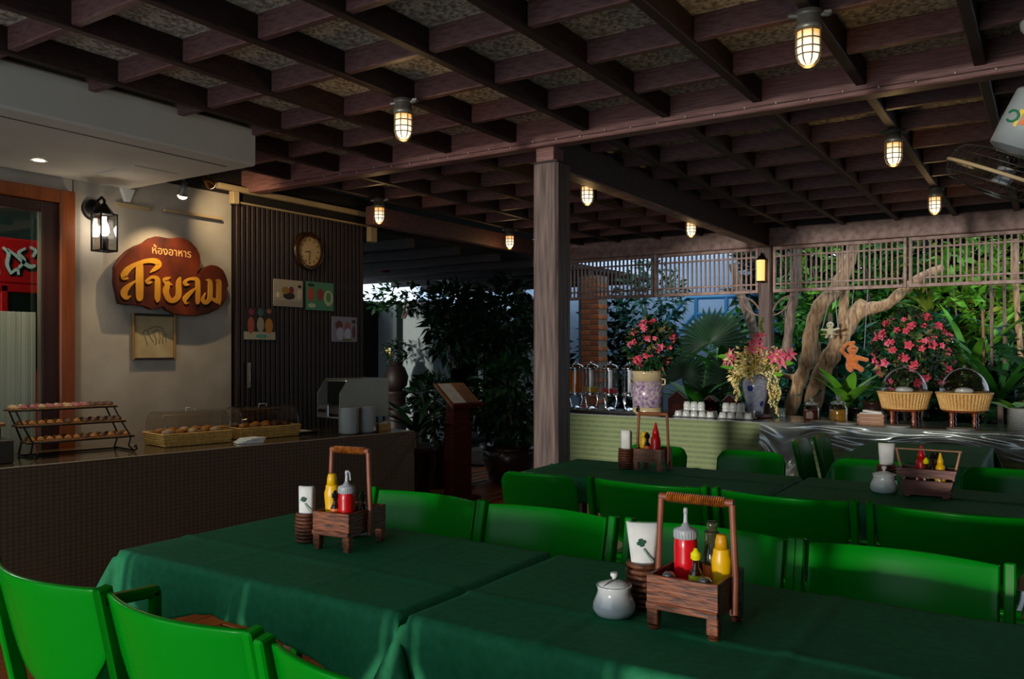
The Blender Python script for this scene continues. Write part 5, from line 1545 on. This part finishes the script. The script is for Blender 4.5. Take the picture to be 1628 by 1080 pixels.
trunk('pale leaning stem, rightmost one under the right lattice screen', 10.0, [[(1632, 690, .03, 0), (1626, 590, .03, 0), (1619, 520, .028, 0), (1615, 450, .027, 0), (1612, 380, .025, 0)]], m_bark, 'thin stems at the right', 'slender_stem')
# fan palm: every blade of every fan a part
t = thing('fan_palm', 'dark fan palm with broad pleated fans behind the purple crock', 'palm', (X_at(1105, 9.7), 9.7, 0))
rnd = random.Random(5)
for (px, py, Rf, tilt, n) in ((1130, 545, .52, .2, 26), (1085, 600, .42, -.2, 22), (1160, 600, .42, .5, 20), (1110, 630, .36, .1, 18)):
    c = on_y(px, py, 9.7 + rnd.uniform(-.2, .2)) - Vector(t.location)
    m = M()
    nr = Vector((.12 * tilt, -1, .35)).normalized(); ux = Vector((1, 0, tilt * .5)).normalized(); uy = nr.cross(ux)
    for k in range(n):
        a = -.5 + (PI + 1.0) * k / (n - 1)
        d_ = ux * math.cos(a) + uy * -math.sin(a)
        if d_.z < -.95: continue
        d_ = d_ if uy.z < 0 else ux * math.cos(a) + uy * math.sin(a)
        m.leaf(c, d_ + nr * .1, nr.cross(d_), Rf * rnd.uniform(.85, 1.05), Rf * .13, .18, .3, seg=4)
    m.build('fan_leaf', m_leafdk, t)
    M().tube([(0, 0, 0), (c.x * .4, c.y * .4 + .05, c.z * .6), c], .012, 6).build('leaf_stalk', m_leaf, t)
# arching fronds
def fern(label, px, py, Y, n, L, W, mt, z0=None, name='fern', up=.9, group=None, spread=PI):
    p = on_y(px, py, Y)
    t = thing(name, label, 'plant', (p.x, p.y, p.z if z0 is None else z0), 0, group)
    zb = 0 if z0 is None else p.z - z0
    rnd = random.Random(px)
    for k in range(n):
        a = -PI / 2 + (k / max(1, n - 1) - .5) * 2 * spread + rnd.uniform(-.15, .15)
        e = up + rnd.uniform(-.25, .25)
        dd = Vector((math.cos(a) * math.cos(e), math.sin(a) * math.cos(e), math.sin(e)))
        sd = dd.cross(Vector((0, 0, 1)))
        m = M(); m.leaf((0, 0, zb), dd, sd, L * rnd.uniform(.75, 1.1), W * rnd.uniform(.8, 1.1), .35, .25, seg=7)
        m.build('frond', mt, t)
    if zb > .1: M().tube([(0, 0, 0), (0.01, 0, zb * .5), (0, 0, zb + .02)], [.03, .025, .03], 8).build('stem', m_greybark, t)
    return t
pot_m = mat('dark_glazed_pot', '#241512', '#34201a', .35, 6, coat=.3)
def potted(label, x, y, z, r_, h):
    t = thing('plant_pot', label, 'pot', (x, y, z))
    M().lathe([(r_ * .62, 0), (r_ * .7, .01), (r_ * .95, h * .6), (r_, h * .9), (r_ * 1.08, h * .93), (r_ * 1.08, h), (r_ * .92, h), (r_ * .9, h * .9), (0, h * .9)], 20).build('body', pot_m, t)
    return t
potted('dark pot holding the bright nest fern behind the jars', X_at(1345, 8.05), 8.05, .7985, .10, .10)
fern('bright green nest fern with broad wavy fronds behind the jars', 1345, 648, 8.05, 11, .42, .125, m_leaflt, None, 'nest_fern', 1.05)
potted('dark reddish pot left of the left domed basket', X_at(1388, 8.05), 8.05, .7985, .095, .17)
fern('light green broad leaved plant at the right edge above the plates', 1622, 660, 8.3, 7, .38, .16, m_leaflt, None, 'broadleaf_plant', .7)
fern('strap leaved plant with long arching blades right of the right domed basket', 1590, 640, 9.7, 12, .95, .075, m_leaf, 0, 'strap_plant', 1.0)
fern('bright strap leaved plant rising behind the right domed basket', 1545, 600, 10.2, 12, 1.0, .09, m_leaflt, 0, 'strap_plant', 1.0)
fern('glossy fern with arching green fronds between crock and vase', 1105, 650, 9.3, 14, .62, .14, m_leaf, 0, 'fern', .75)
fern('yellow green fern above the glass cups', 1150, 600, 9.9, 12, .7, .12, m_leaf, 0, 'fern', .9)
fern('lit palm fronds high under the right lattice screen', 1478, 500, 11.0, 12, .8, .07, m_leafyel, 0, 'palm_fronds', .6)
fern('blue green drooping fronds in the middle of the thicket', 1500, 520, 10.8, 14, .65, .10, m_leafblue, 0, 'palm_fronds', .5)
fern('light fronds hanging above the gap between the trunks', 1320, 500, 10.8, 12, .7, .10, m_leaflt, 0, 'palm_fronds', .6)
# azaleas
def azalea(label, px, py, Y, rx, rz, nl, nf, base, crock=False, group='flowering azaleas'):
    c = on_y(px, py, Y)
    t = thing('azalea', label, 'plant', (c.x, c.y, base), 0, group)
    rnd = random.Random(px)
    zc = c.z - base
    foliage(rnd, (0, 0, zc), (rx, rx * .8, rz), nl, .085, .045, .3, .2).build('foliage', m_leafdk, t, kind='stuff')
    foliage(rnd, (0, 0, zc), (rx * .98, rx * .8, rz), nl // 4, .075, .04, .5, .2).build('young_foliage', mat('bronze_leaf', '#5d5a2c', '#7d6f44', .5, 5), t, kind='stuff')
    for k in range(5):
        a = k * 1.26
        M().tube([(0, 0, 0), (rx * .25 * math.cos(a), rx * .2 * math.sin(a), zc * .6), (rx * .6 * math.cos(a), rx * .5 * math.sin(a), zc + rz * .4)], [.014, .010, .005], 6).build('stem', m_greybark, t)
    fm = []
    for mm in (m_rose, m_pink):
        m = M()
        for k in range(5):
            a = k * 2 * PI / 5
            m.leaf((0, 0, 0), (math.cos(a), math.sin(a), .55), (-math.sin(a), math.cos(a), 0), .040, .042, .3, .2)
        for k in range(4):
            a = k * PI / 2 + .4
            m.leaf((0, 0, .01), (math.cos(a), math.sin(a), 1.2), (-math.sin(a), math.cos(a), 0), .03, .03, .3, .2)
        fm.append(m.mesh('blossom', mm))
    for k in range(nf):
        while True:
            p = Vector((rnd.uniform(-1, 1), rnd.uniform(-1, .35), rnd.uniform(-1, 1)))
            if .85 < p.length < 1.02: break
        nrm = Vector((p.x, p.y - .4, p.z)).normalized()
        o = link('blossom', fm[k % 2 if rnd.random() < .7 else 0], t, (p.x * rx, p.y * rx * .8, zc + p.z * rz), nrm.to_track_quat('Z', 'Y').to_euler()[:])
        s_ = rnd.uniform(.7, 1.35); o.scale = (s_, s_, s_)
azalea('round azalea bush with pink blossoms growing out of the purple crock', 1037, 552, 7.62, .245, .26, 620, 40, 1.18)
azalea('large pink flowering azalea behind the domed baskets', 1450, 560, 8.75, .36, .40, 900, 80, .0)
# bouquet in the vase
t = thing('bouquet', 'bouquet of pink lilies and hanging yellow blossom strands in the porcelain vase', 'flowers', (vx, vy, .80 + .34))
rnd = random.Random(8)
m = M()
for _ in range(420):
    p = Vector((rnd.gauss(0, .105), rnd.gauss(-.04, .07), .17 + rnd.gauss(0, .075)))
    p = Vector((max(-.2, min(.2, p.x)), max(-.16, min(.1, p.y)), max(.03, min(.3, p.z))))
    d_ = Vector((p.x, p.y - .1, p.z - .1)) + Vector((rnd.uniform(-.1, .1), rnd.uniform(-.1, .1), rnd.uniform(-.1, .15)))
    m.leaf(p, d_, (rnd.uniform(-1, 1), rnd.uniform(-1, 1), rnd.uniform(-1, 1)), .06, .026, .4, .2)
m.build('yellow_blossoms', m_cream_petal, t, kind='stuff')
for (x0, z0, z1, y0) in ((-.19, .16, -.12, -.06), (-.165, .14, -.20, -.05), (-.21, .16, -.05, -.02), (-.13, .1, -.14, -.10), (.165, .16, -.24, -.05), (.19, .16, -.30, -.03), (.215, .14, -.18, 0), (.20, .12, -.33, .02), (.15, .1, -.2, -.08)):
    m = M()
    n = int((z0 - z1) / .012)
    for k in range(n):
        z = z0 - (z0 - z1) * k / n
        for q in range(3):
            a = rnd.uniform(0, 6.28)
            m.leaf((x0 + .012 * math.sin(k * .4), y0, z), (math.cos(a), math.sin(a), -.7), (-math.sin(a), math.cos(a), 0), .024, .017, .3, .2)
    m.build('hanging_strand', m_cream_petal, t)
    M().tube([(x0 * .1, y0 * .1, .0), (x0 * .7, y0 * .7, z0 + .06), (x0, y0, z0), (x0, y0, z1)], .003, 5).build('strand_stem', m_leaf, t)
lil = M()
for k in range(6):
    a = k * PI / 3
    lil.leaf((0, 0, 0), (math.cos(a), math.sin(a), .8), (-math.sin(a), math.cos(a), 0), .074, .030, .55, .2, seg=4)
lme = lil.mesh('lily', m_pink)
for (x, z, y) in ((-.22, .24, -.06), (-.27, .20, -.02), (-.20, .20, -.08), (.02, .36, -.06), (.06, .30, -.10), (.0, .30, -.10), (.04, .42, 0), (.23, .24, -.06), (.28, .22, 0), (.19, .22, -.09), (.31, .25, .03), (.25, .18, -.05)):
    nrm = Vector((x, y - .22, z - .1)).normalized()
    o = link('lily', lme, t, (x, y, z), nrm.to_track_quat('Z', 'Y').to_euler()[:])
    M().tube([(x * .08, y * .08, 0), (x * .6, y * .5, z * .6), (x, y, z)], .004, 5).build('lily_stem', m_leaf, t)
for (x, z, a) in ((-.33, .22, PI), (-.12, .10, 3.6), (.34, .16, .1), (.18, .05, -.4), (-.27, .12, 3.4)):
    m = M(); m.leaf((x * .6, -.02, z), (math.cos(a), -.15, .12), (0, -.4, 1), .17, .05, .1, .2, seg=5); m.build('long_leaf', m_leaflt, t)
m = M(); m.tube([(0, .02, .0), (.03, .03, .34), (.05, .03, .52)], .006, 6); m.build('bud_stem', m_leaf, t)
for k in range(5):
    m = M(); m.ball((.045 + .012 * math.sin(k * 2), .03, .44 + k * .035), (.012, .012, .028), 8, 6); m.build('lily_bud', m_leafyel, t)
# hanging plush toys: one continuous body each
def plush(name, label, px, py, Y, s, mt, blobs, strings, hangpts):
    c = on_y(px, py, Y)
    t = thing(name, label, 'toy', c, 0)
    m = M()
    for (x, y, z, r_) in blobs: m.ball((x * s, y * s, z * s), tuple(q * s for q in r_) if isinstance(r_, tuple) else r_ * s, 12, 8)
    o = m.build('body', mt, t)
    md = o.modifiers.new('one_skin', 'REMESH'); md.mode = 'VOXEL'; md.voxel_size = .010 * s * 3; md.use_smooth_shade = True
    md = o.modifiers.new('smooth', 'SMOOTH'); md.iterations = 4
    return t, c
def limb(a, b, r0, r1, n=6): return [(a[0] + (b[0] - a[0]) * k / n, a[1] + (b[1] - a[1]) * k / n, a[2] + (b[2] - a[2]) * k / n, r0 + (r1 - r0) * k / n) for k in range(n + 1)]
m_plush = mat('orange_plush', '#c0652a', '#d57f42', .95, 40, bump=.5, sheen=.5)
bl = [(0, 0, 0, (.26, .22, .30)), (.02, -.02, .46, (.22, .20, .21)), (-.02, 0, -.2, (.27, .23, .24)), (.10, -.16, .42, (.11, .08, .09))]
bl += limb((-.22, 0, .18), (-.46, 0, .44), .10, .08) + limb((-.46, 0, .44), (-.22, -.04, .72), .08, .075) + limb((-.22, -.04, .72), (.06, -.02, .78), .075, .08)
bl += limb((.22, -.05, .12), (.62, -.12, .02), .11, .09) + limb((-.12, -.08, -.30), (-.02, -.2, -.42), .14, .12) + limb((.14, -.08, -.22), (.42, -.2, -.40), .13, .12)
bl += [(-.17, 0, .50, (.05, .06, .07)), (.22, .02, .52, (.05, .06, .07))]
t, c = plush('plush_toy', 'orange plush monkey hanging by strings before the forked trunk, one arm over its head', 1355, 573, 9.45, .245, m_plush, bl, None, None)
for sg in (-1, 1):
    m = M(); m.ball((.10 * .245 + sg * .012, -.205 * .245, .52 * .245), .008, 8, 5); m.build('eye', m_black, t)
M().box((-.03, 0, .185), (.05, .02, .03), bev=.006).build('green_tag', m_leaflt, t)
for x in (-.03, .12):
    M().tube([(x, 0, .12 if x > 0 else .19), (x - .03, .38, .80)], .003, 5).build('hanging_string', m_greylid, t)
bl = [(0, 0, 0, (.24, .2, .26)), (0, -.02, .44, (.26, .24, .25))] + limb((-.18, 0, .10), (-.56, -.08, .12), .09, .08) + limb((.18, 0, .10), (.58, -.08, .18), .09, .08) + limb((-.12, -.05, -.2), (-.22, -.25, -.42), .11, .10) + limb((.12, -.05, -.2), (.16, -.25, -.42), .11, .10)
t, c = plush('plush_toy', 'small white rag doll on a string swing between the two pale trunks', 1320, 527, 9.5, .155, mat('cream_plush', '#c9c2a2', '#b3b295', .95, 40, sheen=.5), bl, None, None)
for sg in (-1, 1): M().tube([(sg * .085, -.01, .02), (sg * .02, .12, .42)], .004, 5).build('swing_rope', m_greylid, t)
M().box((0, -.01, -.035), (.19, .06, .012), bev=.003).build('swing_seat', m_cream, t)
for sg in (-1, 1):
    m = M(); m.ball((sg * .014, -.040, .074), .006, 8, 5); m.build('eye', m_black, t)

# ---- blue stair against a pale blue wall, brick pillar
bw = struct('wall_garden')
m_bluewall = mat('pale_blue_wall', '#9db6d2', '#a8c0da', .8, 2)
M().box((-7.4, 13.6, 1.9), (7.6, .2, 4.2)).build('plaster', m_bluewall, bw)
t = thing('outdoor_stair', 'blue steel stair with railings climbing right against the pale blue wall', 'stair', (X_at(1000, 12.6), 12.6, 0))
m_bsteel = mat('blue_steel_paint', '#3a80ae', '#468cb8', .4, 3)
o = Vector(t.location)
def rail(n, pts, r_=.035): M().tube([on_y(px, py, 12.6) - o for px, py in pts], r_, 8).build(n, m_bsteel, t)
rail('top_rail', [(1010, 560), (1058, 512), (1092, 474), (1150, 472), (1210, 468)])
rail('mid_rail', [(1040, 572), (1075, 535), (1105, 500), (1150, 498), (1215, 495)])
rail('baluster', [(1107, 473), (1107, 540)]); rail('baluster', [(1062, 508), (1062, 585)]); rail('baluster', [(1155, 472), (1155, 535)])
m = M(); a_, b_ = on_y(985, 622, 12.7) - o, on_y(1120, 520, 12.7) - o
for k in range(8):
    p = a_ + (b_ - a_) * (k + .5) / 8
    M().box(p, ((b_ - a_).x / 8 + .04, .8, .05), bev=.004).build('tread', m_bsteel, t)
for dy in (-.42, .42):
    M().tube([a_ + Vector((-.1, dy, -.12)), b_ + Vector((.1, dy, -.04))], .07, 6).build('stringer', m_bsteel, t)
p = on_y(1155, 525, 12.7) - o
M().box(p + Vector((.5, 0, -.02)), (2.2, .9, .08), bev=.004).build('landing', m_bsteel, t)
t = thing('blue_railing', 'blue pipe railing glimpsed right of the slim post', 'railing', (X_at(1250, 12.4), 12.4, 0))
o = Vector(t.location)
for py in (500, 520, 540): M().tube([on_y(1228, py, 12.4) - o, on_y(1285, py + 1, 12.4) - o], .03, 8).build('rail', m_bsteel, t)
for px in (1234, 1263, 1282): M().tube([on_y(px, 492, 12.4) - o, on_y(px, 600, 12.4) - o], .03, 8).build('rail_post', m_bsteel, t)
x0 = X_at(945, 10.6)
t = thing('brick_pillar', 'orange brick pillar behind the juice dispensers', 'pillar', (x0, 10.6, 0))
M().box((0, 0, 1.25), (.27, .27, 2.5)).build('mortar_core', mat('mortar', '#6d655c', '#7d7468', .95, 20), t)
bms = [M().box((0, 0, 0), (.132, .136, .062), bev=.004).mesh('brick', mat('brick_' + n, a, b, .85, 18, bump=.4)) for n, a, b in (('orange', '#a0552f', '#b46a40'), ('dull', '#8a4a2c', '#9c5a38'))]
for k in range(33):
    for i in range(2):
        for j in range(2):
            link('brick', bms[(k * 3 + i * 5 + j) % 2], t, ((i - .5) * .145 + (.004 if k % 2 else -.004), (j - .5) * .145, .035 + k * .075))
M().box((-.22, .05, 1.25), (.08, .1, 2.5), bev=.004).build('side_post', mat('grey_blue_post', '#6d7f8f', None, .7), t)
shrub('airy tree foliage hanging below the left lattice screen', X_at(1035, 11.3), 11.3, 1.2, .5, 500, .15, .06, m_leafblue, z0=1.55, stems=2, name='overhanging_foliage', group=GB)
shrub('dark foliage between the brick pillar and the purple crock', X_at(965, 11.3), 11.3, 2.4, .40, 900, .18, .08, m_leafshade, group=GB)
shrub('mid green foliage between the fan palm and the slim post', X_at(1170, 11.0), 11.0, 2.0, .40, 500, .2, .07, m_leaf, group=GB)

# ================================================================== DIM PASSAGE AT THE LEFT, BEHIND THE SLATTED WALL
def on_floor(px, py): return on_z(px, py, 0)
m_palewall = mat('pale_blue_grey_paint', '#8d999a', '#98a4a4', .8, 3)
def pillar(label, px0, px1, Y, depth=.3, z1=2.5):
    a, b = on_y(px0, 500, Y), on_y(px1, 500, Y)
    t = thing('white_pillar', label, 'pillar', ((a.x + b.x) / 2, Y + depth / 2, 0), 0, 'pale pillars of the dim passage')
    M().box((0, 0, z1 / 2), (b.x - a.x, depth, z1), bev=.01).build('shaft', m_palewall, t)
pillar('pale pillar nearest the right end of the slatted wall', 582, 630, 10.2, .3, 2.18)
pillar('pale pillar behind the dim passage plants, left of the lectern', 640, 688, 9.8, .45, 2.2)
pillar('narrow pale pillar just left of the thick post', 822, 838, 10.4, .2, 2.2)
t = thing('drain_pipe', 'white drain pipe bending down through the dark foliage', 'pipe', on_y(764, 600, 9.9) * 1)
o = Vector(t.location)
m = M(); m.tube([on_y(px, py, 9.9) - o for px, py in ((692, 441), (700, 444), (756, 461), (764, 466), (765, 476))] + [on_y(764, 600, 9.9) - o, on_y(763, 690, 9.9) - o], .035, 10); m.build('pipe_run', m_white, t)
for py in (478, 560): M().tube([on_y(764.5, py, 9.9) - o, on_y(764.5, py + 4, 9.9) - o], .046, 10).build('pipe_collar', m_white, t)
p = on_y(611, 428, 8.6)
t = thing('paper_lantern', 'small orange lantern hanging from the dark passage ceiling', 'lantern', (p.x, p.y, p.z))
M().lathe([(.03, -.05), (.07, -.04), (.085, 0), (.07, .04), (.03, .05)], 18).build('shade', mat('orange_lantern_paper', '#8a3c10', '#a04a18', .7, 20), t)
M().tube([(0, 0, .05), (0, 0, 2.56 - p.z)], .004, 5).build('cord', m_black, t)
# lectern with a menu
p = on_floor(728, 795)
t = thing('menu_lectern', 'dark red wooden lectern with an open white menu, in the dim passage', 'lectern', (p.x, p.y, 0), -.25)
m_lec = mat('dark_red_wood', '#3d140d', '#541f17', .7, 4, (2, 2, 12), spec=.15)
M().box((0, 0, .48), (.13, .20, .92), bev=.006).build('column', m_lec, t)
M().box((0, 0, .02), (.30, .34, .04), bev=.008).build('base', m_lec, t)
for sg in (-1, 1): M().box((0, sg * .10, .40), (.15, .02, .70), bev=.004).build('side_strip', m_lec, t)
rt = Matrix.Rotation(.62, 3, 'Y')
M().box((0, 0, 1.0), (.36, .36, .03), rt, bev=.005).build('sloping_top', mat('amber_wood', '#6d3c16', '#8a5224', .4, 5), t)
M().box((.012, -.08, 1.022), (.30, .15, .006), rt, bev=.001).build('menu_page', m_paper, t)
M().box((.16, 0, .915), (.03, .36, .045), rt, bev=.004).build('ledge', m_lec, t)
# potted plants of the passage
GP = 'potted plants in the dim passage'
def urn(label, px, py, r_, h):
    p = on_floor(px, py); return potted(label, p.x, p.y, 0, r_, h), p
u, p = urn('big dark pot at the right end of the left counter', 655, 790, .24, .50)
fern('spiky dark leaved plant in the big pot at the end of the left counter', 660, 690, p.y, 16, .55, .07, m_leafdk, .48, 'potted_plant', .8, GP)
u, p = urn('dark glazed pot just left of the lectern', 690, 775, .22, .45)
shrub('dark bushy plant in the pot just left of the lectern', p.x, p.y, .75, .32, 350, .14, .06, m_leafdk, z0=.42, name='potted_plant', group=GP)
u, p = urn('wide dark pot left of the thick post', 810, 768, .30, .42)
shrub('dark leafy plant with a few pale blossoms left of the thick post', p.x, p.y, .95, .48, 600, .17, .08, m_leafdk, z0=.40, name='potted_plant', group=GP)
p = on_y(630, 600, 9.3)
t = thing('stone_figure', 'dark squat urn statue with a pale flower on a plinth, in the dim passage', 'statue', (p.x, p.y, 0))
M().lathe([(.17, 0), (.20, .03), (.15, .08), (.14, .75), (.19, .80), (.19, .84), (0, .84)], 20).build('plinth', m_dark, t)
M().lathe([(.09, .84), (.16, .92), (.18, 1.05), (.13, 1.18), (.09, 1.22), (.11, 1.27), (0, 1.27)], 20).build('urn', m_dark, t)
foliage(random.Random(2), (0, 0, 1.42), (.20, .16, .18), 120, .11, .05).build('foliage', m_leafshade, t, kind='stuff')
for k in range(4):
    m = M(); a = k * 1.6
    for q in range(5): m.leaf((.05 * math.cos(a), -.14, 1.36 + .03 * k), (math.cos(q * 1.26), -.5, math.sin(q * 1.26)), (math.sin(q * 1.26), 0, math.cos(q * 1.26)), .04, .03)
    m.build('pale_flower', m_cream_petal, t)
p = on_floor(778, 742)
M().box((p.x, p.y + .3, .09), (.9, .55, .18), bev=.01).build('trim_stone_step', m_stone)['kind'] = 'structure'
for k, (px, py, Y, h, rx, n, lab) in enumerate((
        (722, 515, 9.2, 1.2, .42, 600, 'dark overhanging foliage above the lectern, left of the drain pipe'),
        (800, 505, 9.25, 1.35, .5, 800, 'dark overhanging foliage right of the drain pipe'),
        (752, 545, 10.95, 1.7, .7, 900, 'dark dense foliage behind the drain pipe'))):
    q = on_y(px, py, Y)
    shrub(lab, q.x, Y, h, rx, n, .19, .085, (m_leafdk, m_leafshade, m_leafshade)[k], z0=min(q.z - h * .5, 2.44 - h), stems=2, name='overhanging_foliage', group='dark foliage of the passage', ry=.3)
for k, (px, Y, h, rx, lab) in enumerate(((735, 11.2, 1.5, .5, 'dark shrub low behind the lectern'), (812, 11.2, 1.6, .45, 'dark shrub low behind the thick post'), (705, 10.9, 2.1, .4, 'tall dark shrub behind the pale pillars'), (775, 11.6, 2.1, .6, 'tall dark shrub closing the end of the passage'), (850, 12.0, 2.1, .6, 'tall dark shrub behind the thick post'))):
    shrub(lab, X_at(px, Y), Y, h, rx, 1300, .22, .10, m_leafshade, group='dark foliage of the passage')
shrub('leafy sprays hanging against the pale sky beside the slatted wall', X_at(640, 9.3), 9.3, .5, .7, 320, .12, .05, m_leafdk, ry=.3, z0=1.93, stems=2, name='overhanging_foliage', group='dark foliage of the passage')
q = on_y(600, 500, 12.0)
solid('wall_passage', M().box((q.x - .8, 12.6, 1.05), (4.2, .15, 2.1)), m_palewall)
